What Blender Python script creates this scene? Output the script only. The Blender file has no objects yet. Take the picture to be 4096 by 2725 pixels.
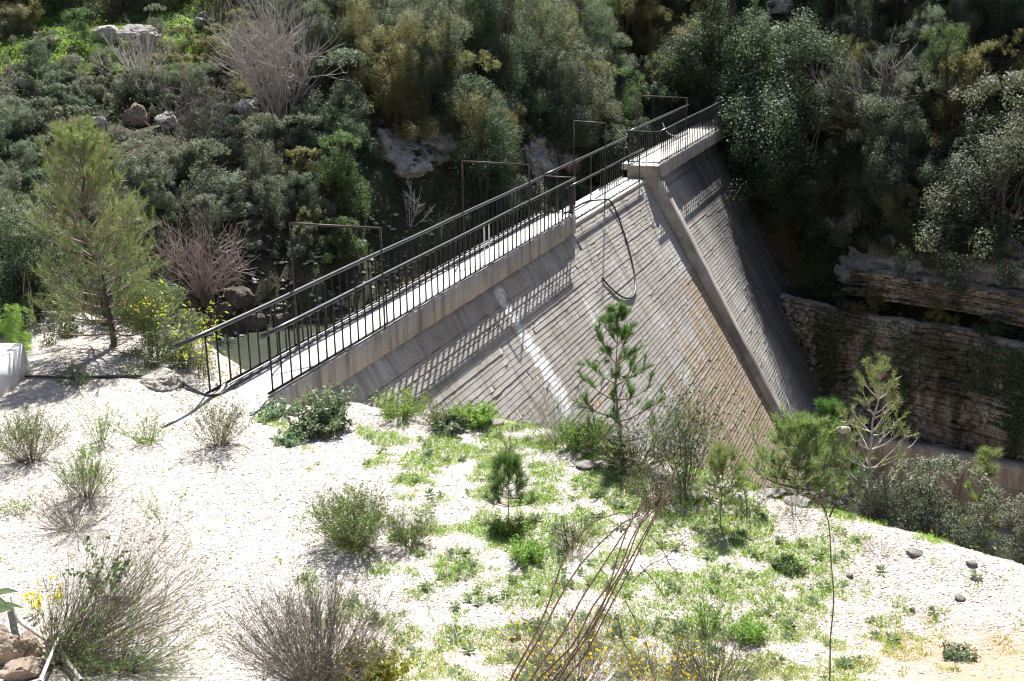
import bpy, bmesh, math, random
import numpy as np
from mathutils import Vector, Matrix, noise as mnoise
from mathutils.bvhtree import BVHTree

# ------------------------------------------------------------------ camera, sky, sun, exposure
SC = bpy.context.scene
COL = SC.collection
FPX, PITCH, ROLL, YAW, CAMZ = 4729.72, 0.29756, -0.012157, 0.367643, 6.5186
_c, _s = math.cos(PITCH), math.sin(PITCH)
_fw, _up, _rt = np.array([0, _c, -_s]), np.array([0, _s, _c]), np.array([1.0, 0, 0])
RT = math.cos(ROLL) * _rt + math.sin(ROLL) * _up
UP = -math.sin(ROLL) * _rt + math.cos(ROLL) * _up
FW = _fw
CAM = np.array([0, 0, CAMZ])
cam = bpy.data.cameras.new("camera")
cam.sensor_width = 36.0
cam.lens = FPX / 4096 * 36
cam.clip_start, cam.clip_end = 0.1, 600
cam_o = bpy.data.objects.new("camera", cam)
COL.objects.link(cam_o)
m = Matrix.Identity(4)
for i in range(3):
    m[i][0], m[i][1], m[i][2], m[i][3] = RT[i], UP[i], -FW[i], CAM[i]
cam_o.matrix_world = m
SC.camera = cam_o

TO_SUN = Vector((0.07, 0.766, 1.0)).normalized()
SUN_EL = math.asin(TO_SUN.z)
SUN_AZ = math.atan2(TO_SUN.x, TO_SUN.y)
world = bpy.data.worlds.new("World")
SC.world = world
world.use_nodes = True
wn = world.node_tree.nodes
sky = wn.new("ShaderNodeTexSky")
sky.sky_type = 'NISHITA'
sky.sun_disc = False
sky.sun_elevation = SUN_EL
sky.sun_rotation = SUN_AZ
wn["Background"].inputs[1].default_value = 0.05
world.node_tree.links.new(sky.outputs[0], wn["Background"].inputs[0])
sun = bpy.data.lights.new("sun", 'SUN')
sun.energy = 5.0
sun.angle = math.radians(0.53)
sun.color = (1.0, 0.975, 0.93)
sun_o = bpy.data.objects.new("sun", sun)
sun_o.rotation_euler = TO_SUN.to_track_quat('Z', 'Y').to_euler()
COL.objects.link(sun_o)
SC.view_settings.view_transform = 'Standard'
SC.view_settings.look = 'None'
SC.view_settings.exposure = 1.58
SC.view_settings.gamma = 1.0
SC.view_settings.use_curve_mapping = False
SC.render.engine = 'CYCLES'
SC.cycles.use_denoising = True
SC.cycles.filter_width = 1.15
SC.cycles.use_adaptive_sampling = True
SC.cycles.adaptive_threshold = 0.025
SC.cycles.max_bounces = 4
SC.cycles.diffuse_bounces = 2
SC.cycles.glossy_bounces = 2
SC.cycles.transmission_bounces = 3

# ------------------------------------------------------------------ helpers
def ray(x, y):
    v = FW * FPX + RT * (x - 2048) - UP * (y - 1362.5)
    return v / np.linalg.norm(v)

def project(P):
    v = np.asarray(P, float) - CAM
    z = v @ FW
    return 2048 + FPX * (v @ RT) / z, 1362.5 - FPX * (v @ UP) / z, z

def mesh_data(name, V, faces, smooth=False):
    """V (n,3); faces: list of int arrays (k,3) or (k,4)"""
    me = bpy.data.meshes.new(name)
    V = np.asarray(V, np.float32).reshape(-1, 3)
    loops, starts, tot, pos = [], [], [], 0
    for F in faces:
        F = np.asarray(F, np.int32)
        if F.size == 0:
            continue
        k = F.shape[1]
        loops.append(F.ravel())
        starts.append(pos + np.arange(len(F), dtype=np.int32) * k)
        tot.append(np.full(len(F), k, np.int32))
        pos += F.size
    loops, starts, tot = np.concatenate(loops), np.concatenate(starts), np.concatenate(tot)
    me.vertices.add(len(V)); me.vertices.foreach_set("co", V.ravel())
    me.loops.add(len(loops)); me.loops.foreach_set("vertex_index", loops)
    me.polygons.add(len(starts)); me.polygons.foreach_set("loop_start", starts)
    me.polygons.foreach_set("loop_total", tot)
    if smooth:
        me.polygons.foreach_set("use_smooth", np.ones(len(starts), bool))
    me.update(calc_edges=True)
    return me

class MB:
    """collects vertices and faces for one mesh"""
    def __init__(self): self.V, self.Q, self.T, self.n = [], [], [], 0
    def add(self, V, Q=None, T=None):
        V = np.asarray(V, float).reshape(-1, 3)
        if Q is not None and len(Q): self.Q.append(np.asarray(Q) + self.n)
        if T is not None and len(T): self.T.append(np.asarray(T) + self.n)
        self.V.append(V); self.n += len(V)
        return self
    def mesh(self, name, smooth=False):
        f = []
        if self.Q: f.append(np.concatenate(self.Q))
        if self.T: f.append(np.concatenate(self.T))
        return mesh_data(name, np.concatenate(self.V), f, smooth)

def tag(o, label=None, cat=None, group=None, kind=None):
    if label: o["label"] = label
    if cat: o["category"] = cat
    if group: o["group"] = group
    if kind: o["kind"] = kind
    return o

def obj(name, me, mat=None, parent=None, loc=None):
    o = bpy.data.objects.new(name, me)
    COL.objects.link(o)
    if mat is not None:
        if len(me.materials) == 0: me.materials.append(mat)
        elif me.materials[0] != mat:
            o.material_slots[0].link = 'OBJECT'
            o.material_slots[0].material = mat
    if parent is not None: o.parent = parent
    if loc is not None: o.location = loc
    return o

def thing(name, label, cat, loc=(0, 0, 0), rotz=0.0, group=None):
    o = bpy.data.objects.new(name, None)
    o.empty_display_size = 0.2
    COL.objects.link(o)
    o.location = loc
    o.rotation_euler = (0, 0, rotz)
    return tag(o, label, cat, group)

def unit(v): return v / np.maximum(np.linalg.norm(v, axis=-1, keepdims=True), 1e-9)

def tubes(P, R, m=3):
    """P (N,K,3) R (N,K): N tubes. Returns V,Q"""
    P, R = np.asarray(P, float), np.asarray(R, float)
    N, K, _ = P.shape
    T = unit(np.gradient(P, axis=1))
    mean = unit(T.mean(axis=1))
    ref = np.where(np.abs(mean[:, 2:3]) > 0.8, np.array([[1.0, 0.13, 0]]), np.array([[0, 0.1, 1.0]]))
    A = unit(np.cross(T, ref[:, None, :])); B = np.cross(T, A)
    a = np.arange(m) * 2 * np.pi / m
    V = P[:, :, None, :] + R[:, :, None, None] * (A[:, :, None, :] * np.cos(a)[None, None, :, None] + B[:, :, None, :] * np.sin(a)[None, None, :, None])
    idx = np.arange(N * K * m).reshape(N, K, m)
    i0, i1 = idx[:, :-1, :], idx[:, 1:, :]
    Q = np.stack([i0, np.roll(i0, -1, 2), np.roll(i1, -1, 2), i1], -1).reshape(-1, 4)
    return V.reshape(-1, 3), Q

def tube(mb, pts, r, m=8, cap=True):
    pts = np.asarray(pts, float)[None]
    R = np.broadcast_to(np.asarray(r, float), pts.shape[1:2])[None]
    V, Q = tubes(pts, R, m)
    b = len(V)
    if cap:
        V = np.concatenate([V, pts[0, :1], pts[0, -1:]])
        k = pts.shape[1]
        i = np.arange(m); j = (i + 1) % m
        T = np.concatenate([np.stack([j, i, np.full(m, b)], 1), np.stack([(k - 1) * m + i, (k - 1) * m + j, np.full(m, b + 1)], 1)])
        mb.add(V, Q, T)
    else: mb.add(V, Q)
    return mb

BOXQ = np.array([[0, 3, 2, 1], [4, 5, 6, 7], [0, 1, 5, 4], [1, 2, 6, 5], [2, 3, 7, 6], [3, 0, 4, 7]])
def box(mb, a, b):
    (x0, y0, z0), (x1, y1, z1) = a, b
    mb.add([(x0, y0, z0), (x1, y0, z0), (x1, y1, z0), (x0, y1, z0), (x0, y0, z1), (x1, y0, z1), (x1, y1, z1), (x0, y1, z1)], BOXQ)
    return mb

def leaves(rng, C, Nrm, L, W, pointed=True):
    """one rhombic two-triangle leaf (a quad, folded a little) per centre"""
    n = len(C)
    Nrm = unit(Nrm)
    ax = unit(np.cross(Nrm, rng.normal(size=(n, 3))))
    sd = np.cross(Nrm, ax)
    L = np.broadcast_to(L, n)[:, None]; W = np.broadcast_to(W, n)[:, None]
    base = C - ax * L * .5; tip = C + ax * L * .5
    fold = Nrm * W * rng.uniform(-.15, .3, (n, 1))
    l, r = C + sd * W * .5 + fold - ax * L * .06, C - sd * W * .5 + fold - ax * L * .06
    V = np.stack([base, r, tip, l], 1).reshape(-1, 3)
    Q = np.arange(4 * n).reshape(n, 4)
    return V, Q

def grow(rng, start, dirs, length, K=5, bend=(0, 0, .25), jit=.12):
    """N curved twigs of K points"""
    N = len(start)
    d = unit(dirs)
    P = np.zeros((N, K, 3)); P[:, 0] = start
    step = (np.broadcast_to(length, N) / (K - 1))[:, None]
    bend = np.asarray(bend)
    for k in range(1, K):
        d = unit(d + bend / (K - 1) + rng.normal(size=(N, 3)) * jit)
        P[:, k] = P[:, k - 1] + d * step
    return P

def along(P, i, t):
    K = P.shape[1]
    f = np.clip(t, 0, .999) * (K - 1); k = f.astype(int); w = (f - k)[:, None]
    a, b = P[i, k], P[i, k + 1]
    return a * (1 - w) + b * w, unit(b - a)

def fbm(x, y, z, o=4):
    return mnoise.fractal(Vector((x, y, z)), 1.0, 2.0, o)

# ------------------------------------------------------------------ materials
def new_mat(name):
    mt = bpy.data.materials.new(name); mt.use_nodes = True
    nt = mt.node_tree; nt.nodes.clear()
    out = nt.nodes.new("ShaderNodeOutputMaterial")
    return mt, nt, out

class NT:
    def __init__(self, nt): self.nt = nt
    def n(self, typ, **kw):
        nd = self.nt.nodes.new(typ)
        for k, v in kw.items(): setattr(nd, k, v)
        return nd
    def l(self, a, b): self.nt.links.new(a, b)
    def put(self, sock, v):
        if hasattr(v, "is_output") or isinstance(v, bpy.types.NodeSocket): self.l(v, sock)
        else: sock.default_value = v
    def math(self, op, a, b=0.0, c=None, clamp=False):
        nd = self.n("ShaderNodeMath", operation=op, use_clamp=clamp)
        self.put(nd.inputs[0], a); self.put(nd.inputs[1], b)
        if c is not None: self.put(nd.inputs[2], c)
        return nd.outputs[0]
    def mix(self, f, a, b, bt='MIX'):
        nd = self.n("ShaderNodeMix", data_type='RGBA', blend_type=bt)
        self.put(nd.inputs[0], f)
        for s, v in ((nd.inputs[6], a), (nd.inputs[7], b)):
            self.put(s, (*v, 1) if isinstance(v, tuple) and len(v) == 3 else v)
        return nd.outputs[2]
    def ramp(self, f, stops):
        nd = self.n("ShaderNodeValToRGB")
        cr = nd.color_ramp
        while len(cr.elements) < len(stops): cr.elements.new(.5)
        for e, (p, c) in zip(cr.elements, stops):
            e.position = p; e.color = (*c, 1) if len(c) == 3 else c
        self.put(nd.inputs[0], f)
        return nd.outputs[0]
    def smooth(self, f, a, b):
        nd = self.n("ShaderNodeMapRange", interpolation_type='SMOOTHSTEP')
        self.put(nd.inputs[0], f); nd.inputs[1].default_value = a; nd.inputs[2].default_value = b
        return nd.outputs[0]
    def obj(self): return self.n("ShaderNodeTexCoord").outputs["Object"]
    def scale(self, v, s):
        nd = self.n("ShaderNodeVectorMath", operation='MULTIPLY')
        self.put(nd.inputs[0], v); nd.inputs[1].default_value = s
        return nd.outputs[0]
    def noise(self, v, sc, det=4, rough=.55, col=False):
        nd = self.n("ShaderNodeTexNoise")
        self.put(nd.inputs["Vector"], v); nd.inputs["Scale"].default_value = sc
        nd.inputs["Detail"].default_value = det; nd.inputs["Roughness"].default_value = rough
        return nd.outputs[1 if col else 0]
    def voro(self, v, sc, out="Distance", feature='F1'):
        nd = self.n("ShaderNodeTexVoronoi", feature=feature)
        self.put(nd.inputs["Vector"], v); nd.inputs["Scale"].default_value = sc
        return nd.outputs[out]
    def bump(self, h, dist=.02, strength=1.0):
        nd = self.n("ShaderNodeBump")
        self.put(nd.inputs["Height"], h); nd.inputs["Distance"].default_value = dist; nd.inputs["Strength"].default_value = strength
        return nd.outputs[0]
    def princ(self, out, col, rough=.8, normal=None, spec=.3, metal=0.0):
        b = self.n("ShaderNodeBsdfPrincipled")
        self.put(b.inputs["Base Color"], (*col, 1) if isinstance(col, tuple) and len(col) == 3 else col)
        self.put(b.inputs["Roughness"], rough)
        b.inputs["Specular IOR Level"].default_value = spec
        b.inputs["Metallic"].default_value = metal
        if normal is not None: self.l(normal, b.inputs["Normal"])
        if out is not None: self.l(b.outputs[0], out.inputs[0])
        return b

def leaf_mat(name, a, b, rough=.42, transl=.35, spec=.5, dry=None):
    mt, nt, out = new_mat(name); g = NT(nt)
    rnd = g.n("ShaderNodeNewGeometry").outputs["Random Per Island"]
    ob = g.n("ShaderNodeObjectInfo").outputs["Random"]
    c = g.mix(rnd, a, b)
    if dry: c = g.mix(g.smooth(rnd, .86, .93), c, dry)
    hv = g.n("ShaderNodeHueSaturation")
    g.l(c, hv.inputs["Color"])
    g.l(g.math('ADD', g.math('MULTIPLY', ob, .05), .475), hv.inputs["Hue"])
    g.l(g.math('ADD', g.math('MULTIPLY', ob, .5), .75), hv.inputs["Value"])
    p = g.princ(None, hv.outputs[0], rough, spec=spec)
    t = g.n("ShaderNodeBsdfTranslucent")
    tc = g.mix(.5, hv.outputs[0], tuple(min(1, v * 1.6) for v in (b[0] * 1.05, b[1] * 1.1, b[2] * .65)))
    g.l(tc, t.inputs[0])
    ms = g.n("ShaderNodeMixShader"); ms.inputs[0].default_value = transl
    g.l(p.outputs[0], ms.inputs[1]); g.l(t.outputs[0], ms.inputs[2]); g.l(ms.outputs[0], out.inputs[0])
    return mt

def plain_mat(name, a, b, sc=8, rough=.85, bump=.01, spec=.2, metal=0.0, stretch=(1, 1, 1)):
    mt, nt, out = new_mat(name); g = NT(nt)
    v = g.scale(g.obj(), stretch)
    f = g.noise(v, sc, 5, .6)
    c = g.mix(g.smooth(f, .3, .7), a, b)
    g.princ(out, c, rough, g.bump(g.noise(v, sc * 3, 4), bump, .8), spec, metal)
    return mt

M = {}
M['leaf_grey'] = leaf_mat('leaf_grey_green', (.066, .090, .060), (.145, .17, .125), .58, .38, .22)
M['leaf_dark'] = leaf_mat('leaf_dark_green', (.036, .060, .038), (.078, .108, .064), .58, .36, .22)
M['leaf_mid'] = leaf_mat('leaf_mid_green', (.052, .092, .036), (.105, .15, .062), .58, .4, .22)
M['leaf_yellow'] = leaf_mat('leaf_yellow_green', (.10, .112, .055), (.185, .178, .09), .58, .42, .22, dry=(.30, .20, .04))
M['leaf_brown'] = leaf_mat('leaf_brownish', (.10, .085, .045), (.17, .14, .08), .5, .3, .4, dry=(.26, .17, .07))
M['leaf_bramble'] = leaf_mat('leaf_bramble', (.072, .09, .062), (.165, .175, .135), .56, .38, .25)
M['leaf_bright'] = leaf_mat('leaf_bright_green', (.11, .20, .03), (.20, .31, .06), .45, .4, .4)
M['leaf_lime'] = leaf_mat('leaf_lime', (.16, .21, .02), (.26, .29, .04), .38, .4, .45, dry=(.36, .2, .03))
M['leaf_thistle'] = leaf_mat('leaf_thistle', (.10, .155, .085), (.18, .235, .15), .5, .3, .4)
M['leaf_olive'] = leaf_mat('leaf_olive_twig', (.07, .10, .03), (.13, .16, .05), .5, .3, .35, dry=(.13, .09, .06))
M['grass'] = leaf_mat('grass_blades', (.15, .25, .03), (.25, .36, .06), .55, .4, .3, dry=(.36, .33, .13))
M['grass_dry'] = leaf_mat('grass_dry', (.20, .21, .05), (.32, .29, .10), .6, .4, .25, dry=(.42, .30, .16))
M['needle'] = leaf_mat('pine_needles', (.11, .16, .055), (.21, .265, .105), .45, .3, .45, dry=(.28, .21, .09))
M['needle_deep'] = leaf_mat('pine_needles_deep', (.05, .11, .03), (.10, .17, .045), .42, .3, .45)
M['petal'] = leaf_mat('yellow_petals', (.72, .50, .02), (.85, .62, .03), .5, .35, .3)
M['ivy'] = leaf_mat('ivy_cover', (.034, .056, .03), (.07, .098, .05), .6, .32, .2)
M['bark'] = plain_mat('bark_grey', (.16, .13, .11), (.28, .24, .21), 30)
M['bark_pale'] = plain_mat('bark_pale', (.30, .27, .25), (.44, .41, .38), 30)
M['bark_dark'] = plain_mat('bark_dark', (.055, .045, .04), (.12, .095, .08), 30)
M['twig_brown'] = plain_mat('twig_brown', (.065, .048, .042), (.15, .112, .10), 25)
M['twig_grey'] = plain_mat('twig_grey', (.09, .075, .075), (.22, .188, .182), 25)
M['twig_red'] = plain_mat('twig_reddish', (.24, .175, .155), (.40, .325, .30), 25)
M['cane'] = plain_mat('cane_brown', (.095, .062, .048), (.19, .135, .105), 18)
M['straw'] = plain_mat('straw_pale', (.55, .52, .45), (.72, .69, .62), 18)
M['driftwood'] = plain_mat('driftwood', (.34, .30, .27), (.55, .50, .45), 14, stretch=(1, 1, 4))
M['rock'] = None
def rock_mat(name, cols, sc=2.5, moss=.0, rough=.9):
    mt, nt, out = new_mat(name); g = NT(nt)
    v = g.obj()
    f = g.noise(v, sc, 8, .65)
    c = g.ramp(f, [(.25, cols[0]), (.5, cols[1]), (.75, cols[2])])
    cr = g.voro(v, sc * 1.7, "Distance", 'DISTANCE_TO_EDGE')
    c = g.mix(g.math('MULTIPLY', g.smooth(g.noise(v, sc * 5, 5), .55, .7), .55), c, tuple(x * .45 for x in cols[0]))
    if moss:
        c = g.mix(g.math('MULTIPLY', g.smooth(g.noise(g.scale(v, (1, 1, .35)), sc * .6, 6, .65), .47, .6), moss), c, (.03, .034, .018))
    h = g.math('ADD', g.math('MULTIPLY', g.noise(v, sc * 4, 8, .7), 1.0), g.math('MULTIPLY', g.smooth(cr, 0, .08), .35))
    g.princ(out, c, rough, g.bump(h, .06, .9), .2)
    return mt
M['rock'] = rock_mat('limestone_grey', [(.20, .18, .15), (.36, .34, .31), (.52, .50, .47)])
M['rock_white'] = rock_mat('limestone_white', [(.30, .265, .225), (.46, .43, .39), (.60, .575, .535)], 4)
M['rock_orange'] = rock_mat('limestone_orange', [(.46, .32, .22), (.58, .46, .37), (.66, .58, .50)], 5)
M['rock_cliff'] = rock_mat('limestone_cliff', [(.10, .082, .06), (.25, .22, .18), (.40, .37, .325)], 1.1, .8)
M['rock_dark'] = rock_mat('bank_soil', [(.05, .042, .035), (.11, .09, .07), (.26, .23, .2)], 4)
M['rock_red'] = rock_mat('rock_redbrown', [(.15, .11, .08), (.27, .215, .165), (.40, .35, .30)], 2, .4)

# gravel ground of the terrace
def ground_mat():
    mt, nt, out = new_mat('gravel_ground'); g = NT(nt)
    v = g.obj()
    cell = g.voro(v, 26, "Color")
    big = g.noise(v, .45, 5, .6)
    mid = g.noise(v, 2.2, 5, .65)
    sep = g.n("ShaderNodeSeparateColor"); g.l(cell, sep.inputs[0])
    base = g.mix(sep.outputs[0], (.29, .265, .24), (.45, .43, .405))
    base = g.mix(g.smooth(sep.outputs[1], .75, .9), base, (.38, .29, .235))
    base = g.mix(g.smooth(big, .35, .6), base, g.mix(sep.outputs[2], (.33, .29, .255), (.43, .40, .37)))
    tan = g.mix(sep.outputs[2], (.34, .245, .17), (.45, .365, .285))
    xyz = g.n("ShaderNodeSeparateXYZ"); g.l(v, xyz.inputs[0])
    near = g.smooth(g.math('ADD', xyz.outputs[1], g.math('MULTIPLY', mid, 3.0)), 13.2, 11.2)
    tanm = g.math('MULTIPLY', near, g.smooth(big, .42, .62))
    red = g.math('MULTIPLY', g.smooth(xyz.outputs[0], 3.0, 4.2), g.smooth(g.math('ADD', xyz.outputs[1], g.math('MULTIPLY', mid, 2.0)), 12.2, 11.4))
    c = g.mix(g.math('MULTIPLY', tanm, .75), base, tan)
    dull = g.smooth(g.math('ADD', xyz.outputs[0], g.math('MULTIPLY', mid, 1.5)), 2.2, 4.2)
    c = g.mix(g.math('MULTIPLY', dull, .6), c, g.mix(sep.outputs[0], (.25, .215, .185), (.38, .345, .315)))
    c = g.mix(g.math('MULTIPLY', red, .9), c, (.36, .20, .13))
    # green film where weeds are dense comes from the grass itself; slope soil below the terrace edge
    low = g.smooth(xyz.outputs[2], -.25, -1.2)
    c = g.mix(low, c, g.mix(g.smooth(mid, .35, .65), (.13, .10, .065), (.34, .29, .23)))
    h = g.math('ADD', g.math('SUBTRACT', .6, g.voro(v, 26)), g.math('MULTIPLY', g.noise(v, 60, 3), .3))
    g.princ(out, c, .95, g.bump(h, .02, .8), .15)
    return mt
M['ground'] = ground_mat()

def hill_mat():
    mt, nt, out = new_mat('hillside_soil'); g = NT(nt)
    v = g.obj()
    a, b = g.noise(v, .35, 5, .6), g.noise(v, 1.8, 6, .65)
    c = g.mix(g.smooth(b, .4, .6), (.030, .034, .02), (.075, .058, .040))
    c = g.mix(g.math('MULTIPLY', g.smooth(a, .45, .6), .6), c, (.030, .048, .018))
    xyz = g.n("ShaderNodeSeparateXYZ"); g.l(v, xyz.inputs[0])
    # turf on the open shelf of the left slope
    turf = g.math('MULTIPLY', g.smooth(xyz.outputs[0], -9, -13), g.math('MULTIPLY', g.smooth(xyz.outputs[1], 46.5, 48.5), g.smooth(xyz.outputs[1], 55, 52.5)))
    c = g.mix(g.math('MULTIPLY', turf, g.smooth(b, .3, .5)), c, (.115, .20, .03))
    rk = g.noise(v, 5, 7, .7)
    c = g.mix(g.math('MULTIPLY', g.smooth(rk, .6, .68), .5), c, (.33, .30, .26))
    g.princ(out, c, .95, g.bump(g.noise(v, 6, 7, .7), .15, .8), .15)
    return mt
M['hill'] = hill_mat()

def face_mat(name, tone=1.0):
    """board-marked concrete; object coordinates are X along the dam, -Y downstream, Z up"""
    mt, nt, out = new_mat(name); g = NT(nt)
    v = g.obj()
    x = g.n("ShaderNodeSeparateXYZ"); g.l(v, x.inputs[0]); S, Z = x.outputs[0], x.outputs[2]
    big = g.noise(v, .5, 5, .6)
    fine = g.noise(v, 9, 6, .7)
    streak = g.noise(g.scale(v, (3.2, .25, .25)), 1.0, 5, .65)
    col = g.ramp(big, [(.3, (.27 * tone, .245 * tone, .215 * tone)), (.55, (.37 * tone, .35 * tone, .325 * tone)), (.75, (.44 * tone, .43 * tone, .415 * tone))])
    col = g.mix(g.math('MULTIPLY', g.smooth(fine, .50, .70), .5), col, (.17, .15, .13))
    col = g.mix(g.math('MULTIPLY', g.smooth(streak, .48, .66), .6), col, (.155, .135, .115))
    # ochre moss: lower spillway and along some courses
    depth = g.smooth(g.math('ADD', g.math('MULTIPLY', Z, -1.0), g.math('MULTIPLY', g.math('SUBTRACT', S, 34.0), .35)), 2.0, 7.5)
    mo = g.noise(g.scale(v, (1.0, .6, .6)), 1.1, 6, .65)
    mf = g.noise(v, 14, 4, .7)
    thr = g.math('SUBTRACT', .74, g.math('MULTIPLY', depth, .37))
    mm = g.math('MULTIPLY', g.smooth(g.math('SUBTRACT', mo, thr), -.02, .08), g.smooth(mf, .36, .56))
    left = g.smooth(S, 41.0, 40.2)
    fl2 = g.math('MULTIPLY', g.smooth(g.noise(g.scale(v, (.7, 2.5, 2.5)), 1.3, 5, .7), .56, .66), g.smooth(mf, .45, .6))
    col = g.mix(g.math('MULTIPLY', fl2, .6), col, (.33, .215, .075))
    col = g.mix(g.math('MULTIPLY', mm, g.math('MULTIPLY', left, .75)), col, g.mix(fine, (.20, .125, .045), (.32, .215, .085)))
    row = g.math('ABSOLUTE', g.math('SUBTRACT', g.math('ADD', Z, 4.05), g.math('MULTIPLY', g.math('SUBTRACT', S, 28), .0)))
    band = g.math('MULTIPLY', g.smooth(row, .14, .03), g.math('MULTIPLY', g.smooth(S, 25.4, 26.6), g.smooth(S, 30.4, 29.0)))
    col = g.mix(g.math('MULTIPLY', g.math('MULTIPLY', band, g.smooth(mf, .42, .58)), g.smooth(g.noise(v, 2.5, 4), .4, .55)), col, (.40, .20, .045))
    # lime run below the crest
    wob = g.math('MULTIPLY', g.math('SUBTRACT', g.noise(v, 2.6, 7, .75), .5), 1.3)
    cen = g.math('SUBTRACT', g.math('ADD', S, wob), g.math('ADD', 25.75, g.math('MULTIPLY', g.math('ADD', Z, 1.0), -.08)))
    ww = g.math('SUBTRACT', g.math('ABSOLUTE', cen), g.math('MULTIPLY', g.math('ADD', Z, .4), -.05))
    lime = g.math('MULTIPLY', g.smooth(ww, .26, .12), g.math('MULTIPLY', g.smooth(Z, -4.1, -3.6), g.smooth(Z, -.6, -.75)))
    cen2 = g.math('ABSOLUTE', g.math('SUBTRACT', g.math('ADD', S, wob), 30.15))
    lime2 = g.math('MULTIPLY', g.smooth(cen2, .17, .05), g.math('MULTIPLY', g.math('MULTIPLY', g.smooth(Z, -2.9, -2.7), g.smooth(Z, -1.8, -2.0)), .6))
    drip = g.math('MULTIPLY', g.smooth(g.noise(g.scale(v, (4.5, .0, .35)), 1.0, 6, .7), .5, .6), g.math('MULTIPLY', g.smooth(Z, -1.15, -.7), g.smooth(S, 21, 18)))
    fl = g.smooth(g.noise(v, 6, 6, .7), .3, .5)
    al = g.math('MULTIPLY', g.math('MAXIMUM', g.math('MAXIMUM', lime, lime2), g.math('MULTIPLY', drip, .8)), fl)
    col = g.mix(g.math('MULTIPLY', al, .85), col, (.68, .68, .68))
    # wet stain on the bay beside the far abutment, darkened further with painted tree shade
    damp_shade = g.math('MULTIPLY', g.smooth(g.math('ADD', S, g.math('MULTIPLY', big, 2.0)), 44.2, 47.5), .9)
    col = g.mix(damp_shade, col, g.mix(g.smooth(streak, .45, .6), (.04, .038, .036), (.10, .096, .092)))
    h = g.math('ADD', g.noise(v, 30, 5, .7), g.math('MULTIPLY', g.noise(v, 6, 5), 1.5))
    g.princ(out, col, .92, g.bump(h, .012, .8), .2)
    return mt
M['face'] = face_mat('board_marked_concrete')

def conc_mat(name, a, b, stain=.5, rough=.9):
    mt, nt, out = new_mat(name); g = NT(nt)
    v = g.obj()
    big, fine = g.noise(v, .9, 6, .62), g.noise(v, 18, 5, .7)
    col = g.mix(g.smooth(big, .3, .7), a, b)
    st = g.smooth(g.noise(g.scale(v, (2.6, .3, .25)), 1.0, 7, .72), .46, .64)
    col = g.mix(g.math('MULTIPLY', st, stain), col, tuple(x * .42 for x in a))
    col = g.mix(g.math('MULTIPLY', g.smooth(fine, .58, .75), .35), col, tuple(x * .5 for x in a))
    g.princ(out, col, rough, g.bump(g.math('ADD', fine, g.noise(v, 60, 3)), .006, .8), .2)
    return mt
M['deck'] = conc_mat('deck_concrete', (.47, .44, .40), (.58, .555, .52), .12)
M['beam'] = conc_mat('beam_concrete', (.34, .315, .285), (.46, .44, .41), .75)
M['pier'] = conc_mat('pier_concrete', (.23, .212, .185), (.35, .335, .31), .75)
M['block'] = conc_mat('block_concrete', (.20, .172, .138), (.32, .295, .26), .8)
M['white_wall'] = conc_mat('white_render', (.70, .69, .68), (.78, .775, .77), .06)
M['retaining'] = conc_mat('retaining_concrete', (.30, .24, .18), (.42, .36, .30), .7)
M['iron'] = plain_mat('black_painted_iron', (.007, .007, .008), (.016, .016, .017), 12, .5, .002, .35)
M['iron_rust'] = plain_mat('rusty_iron', (.022, .016, .014), (.055, .038, .032), 12, .6, .003, .4)
M['pipe'] = plain_mat('pipe_grey_black', (.018, .019, .021), (.042, .044, .048), 9, .32, .002, .6)
M['hose'] = plain_mat('hose_black', (.014, .014, .015), (.03, .03, .032), 9, .35, .002, .5)
M['white_paint'] = plain_mat('white_paint', (.6, .6, .6), (.72, .72, .72), 12, .5, .002, .4)

def water_mat():
    mt, nt, out = new_mat('murky_green_water'); g = NT(nt)
    v = g.obj()
    c = g.mix(g.noise(v, .3, 3), (.040, .046, .034), (.06, .066, .048))
    g.princ(out, c, .06, g.bump(g.noise(v, 3.0, 4), .012, .5), .5)
    return mt
M['water'] = water_mat()

# ------------------------------------------------------------------ the ground on this side
N_VEC = np.array([math.cos(YAW), -math.sin(YAW)])
D_VEC = np.array([math.sin(YAW), math.cos(YAW)])
EDGE = np.array([(-60, 26), (-30, 25), (-11, 24), (-8.2, 23.4), (-6.6, 21.9), (-5.7, 20.0), (-5.2, 18.7), (-3.9, 18.0), (-2.6, 17.7), (-1.3, 17.5),
                 (-.2, 17.0), (.8, 16.4), (1.6, 15.8), (2.4, 14.9), (3.1, 14.3), (3.9, 13.8), (4.7, 13.2), (5.8, 12.2), (7.2, 10.6), (9.5, 8.0), (14, 2), (20, -12)])
POLY = np.concatenate([EDGE, [(20, -30), (-60, -30)]])

def edge_dist(X, Y):
    """distance outside the terrace (negative inside)"""
    P = np.stack([X, Y], -1)
    best = np.full(X.shape, 1e9)
    for a, b in zip(EDGE[:-1], EDGE[1:]):
        ab = b - a
        t = np.clip(((P - a) @ ab) / (ab @ ab), 0, 1)
        best = np.minimum(best, np.linalg.norm(P - a - t[..., None] * ab, axis=-1))
    ins = np.zeros(X.shape, bool)
    j = len(POLY) - 1
    for i in range(len(POLY)):
        (xi, yi), (xj, yj) = POLY[i], POLY[j]
        cond = ((yi > Y) != (yj > Y)) & (X < (xj - xi) * (Y - yi) / (yj - yi + 1e-12) + xi)
        ins ^= cond
        j = i
    return np.where(ins, -best, best)

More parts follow.
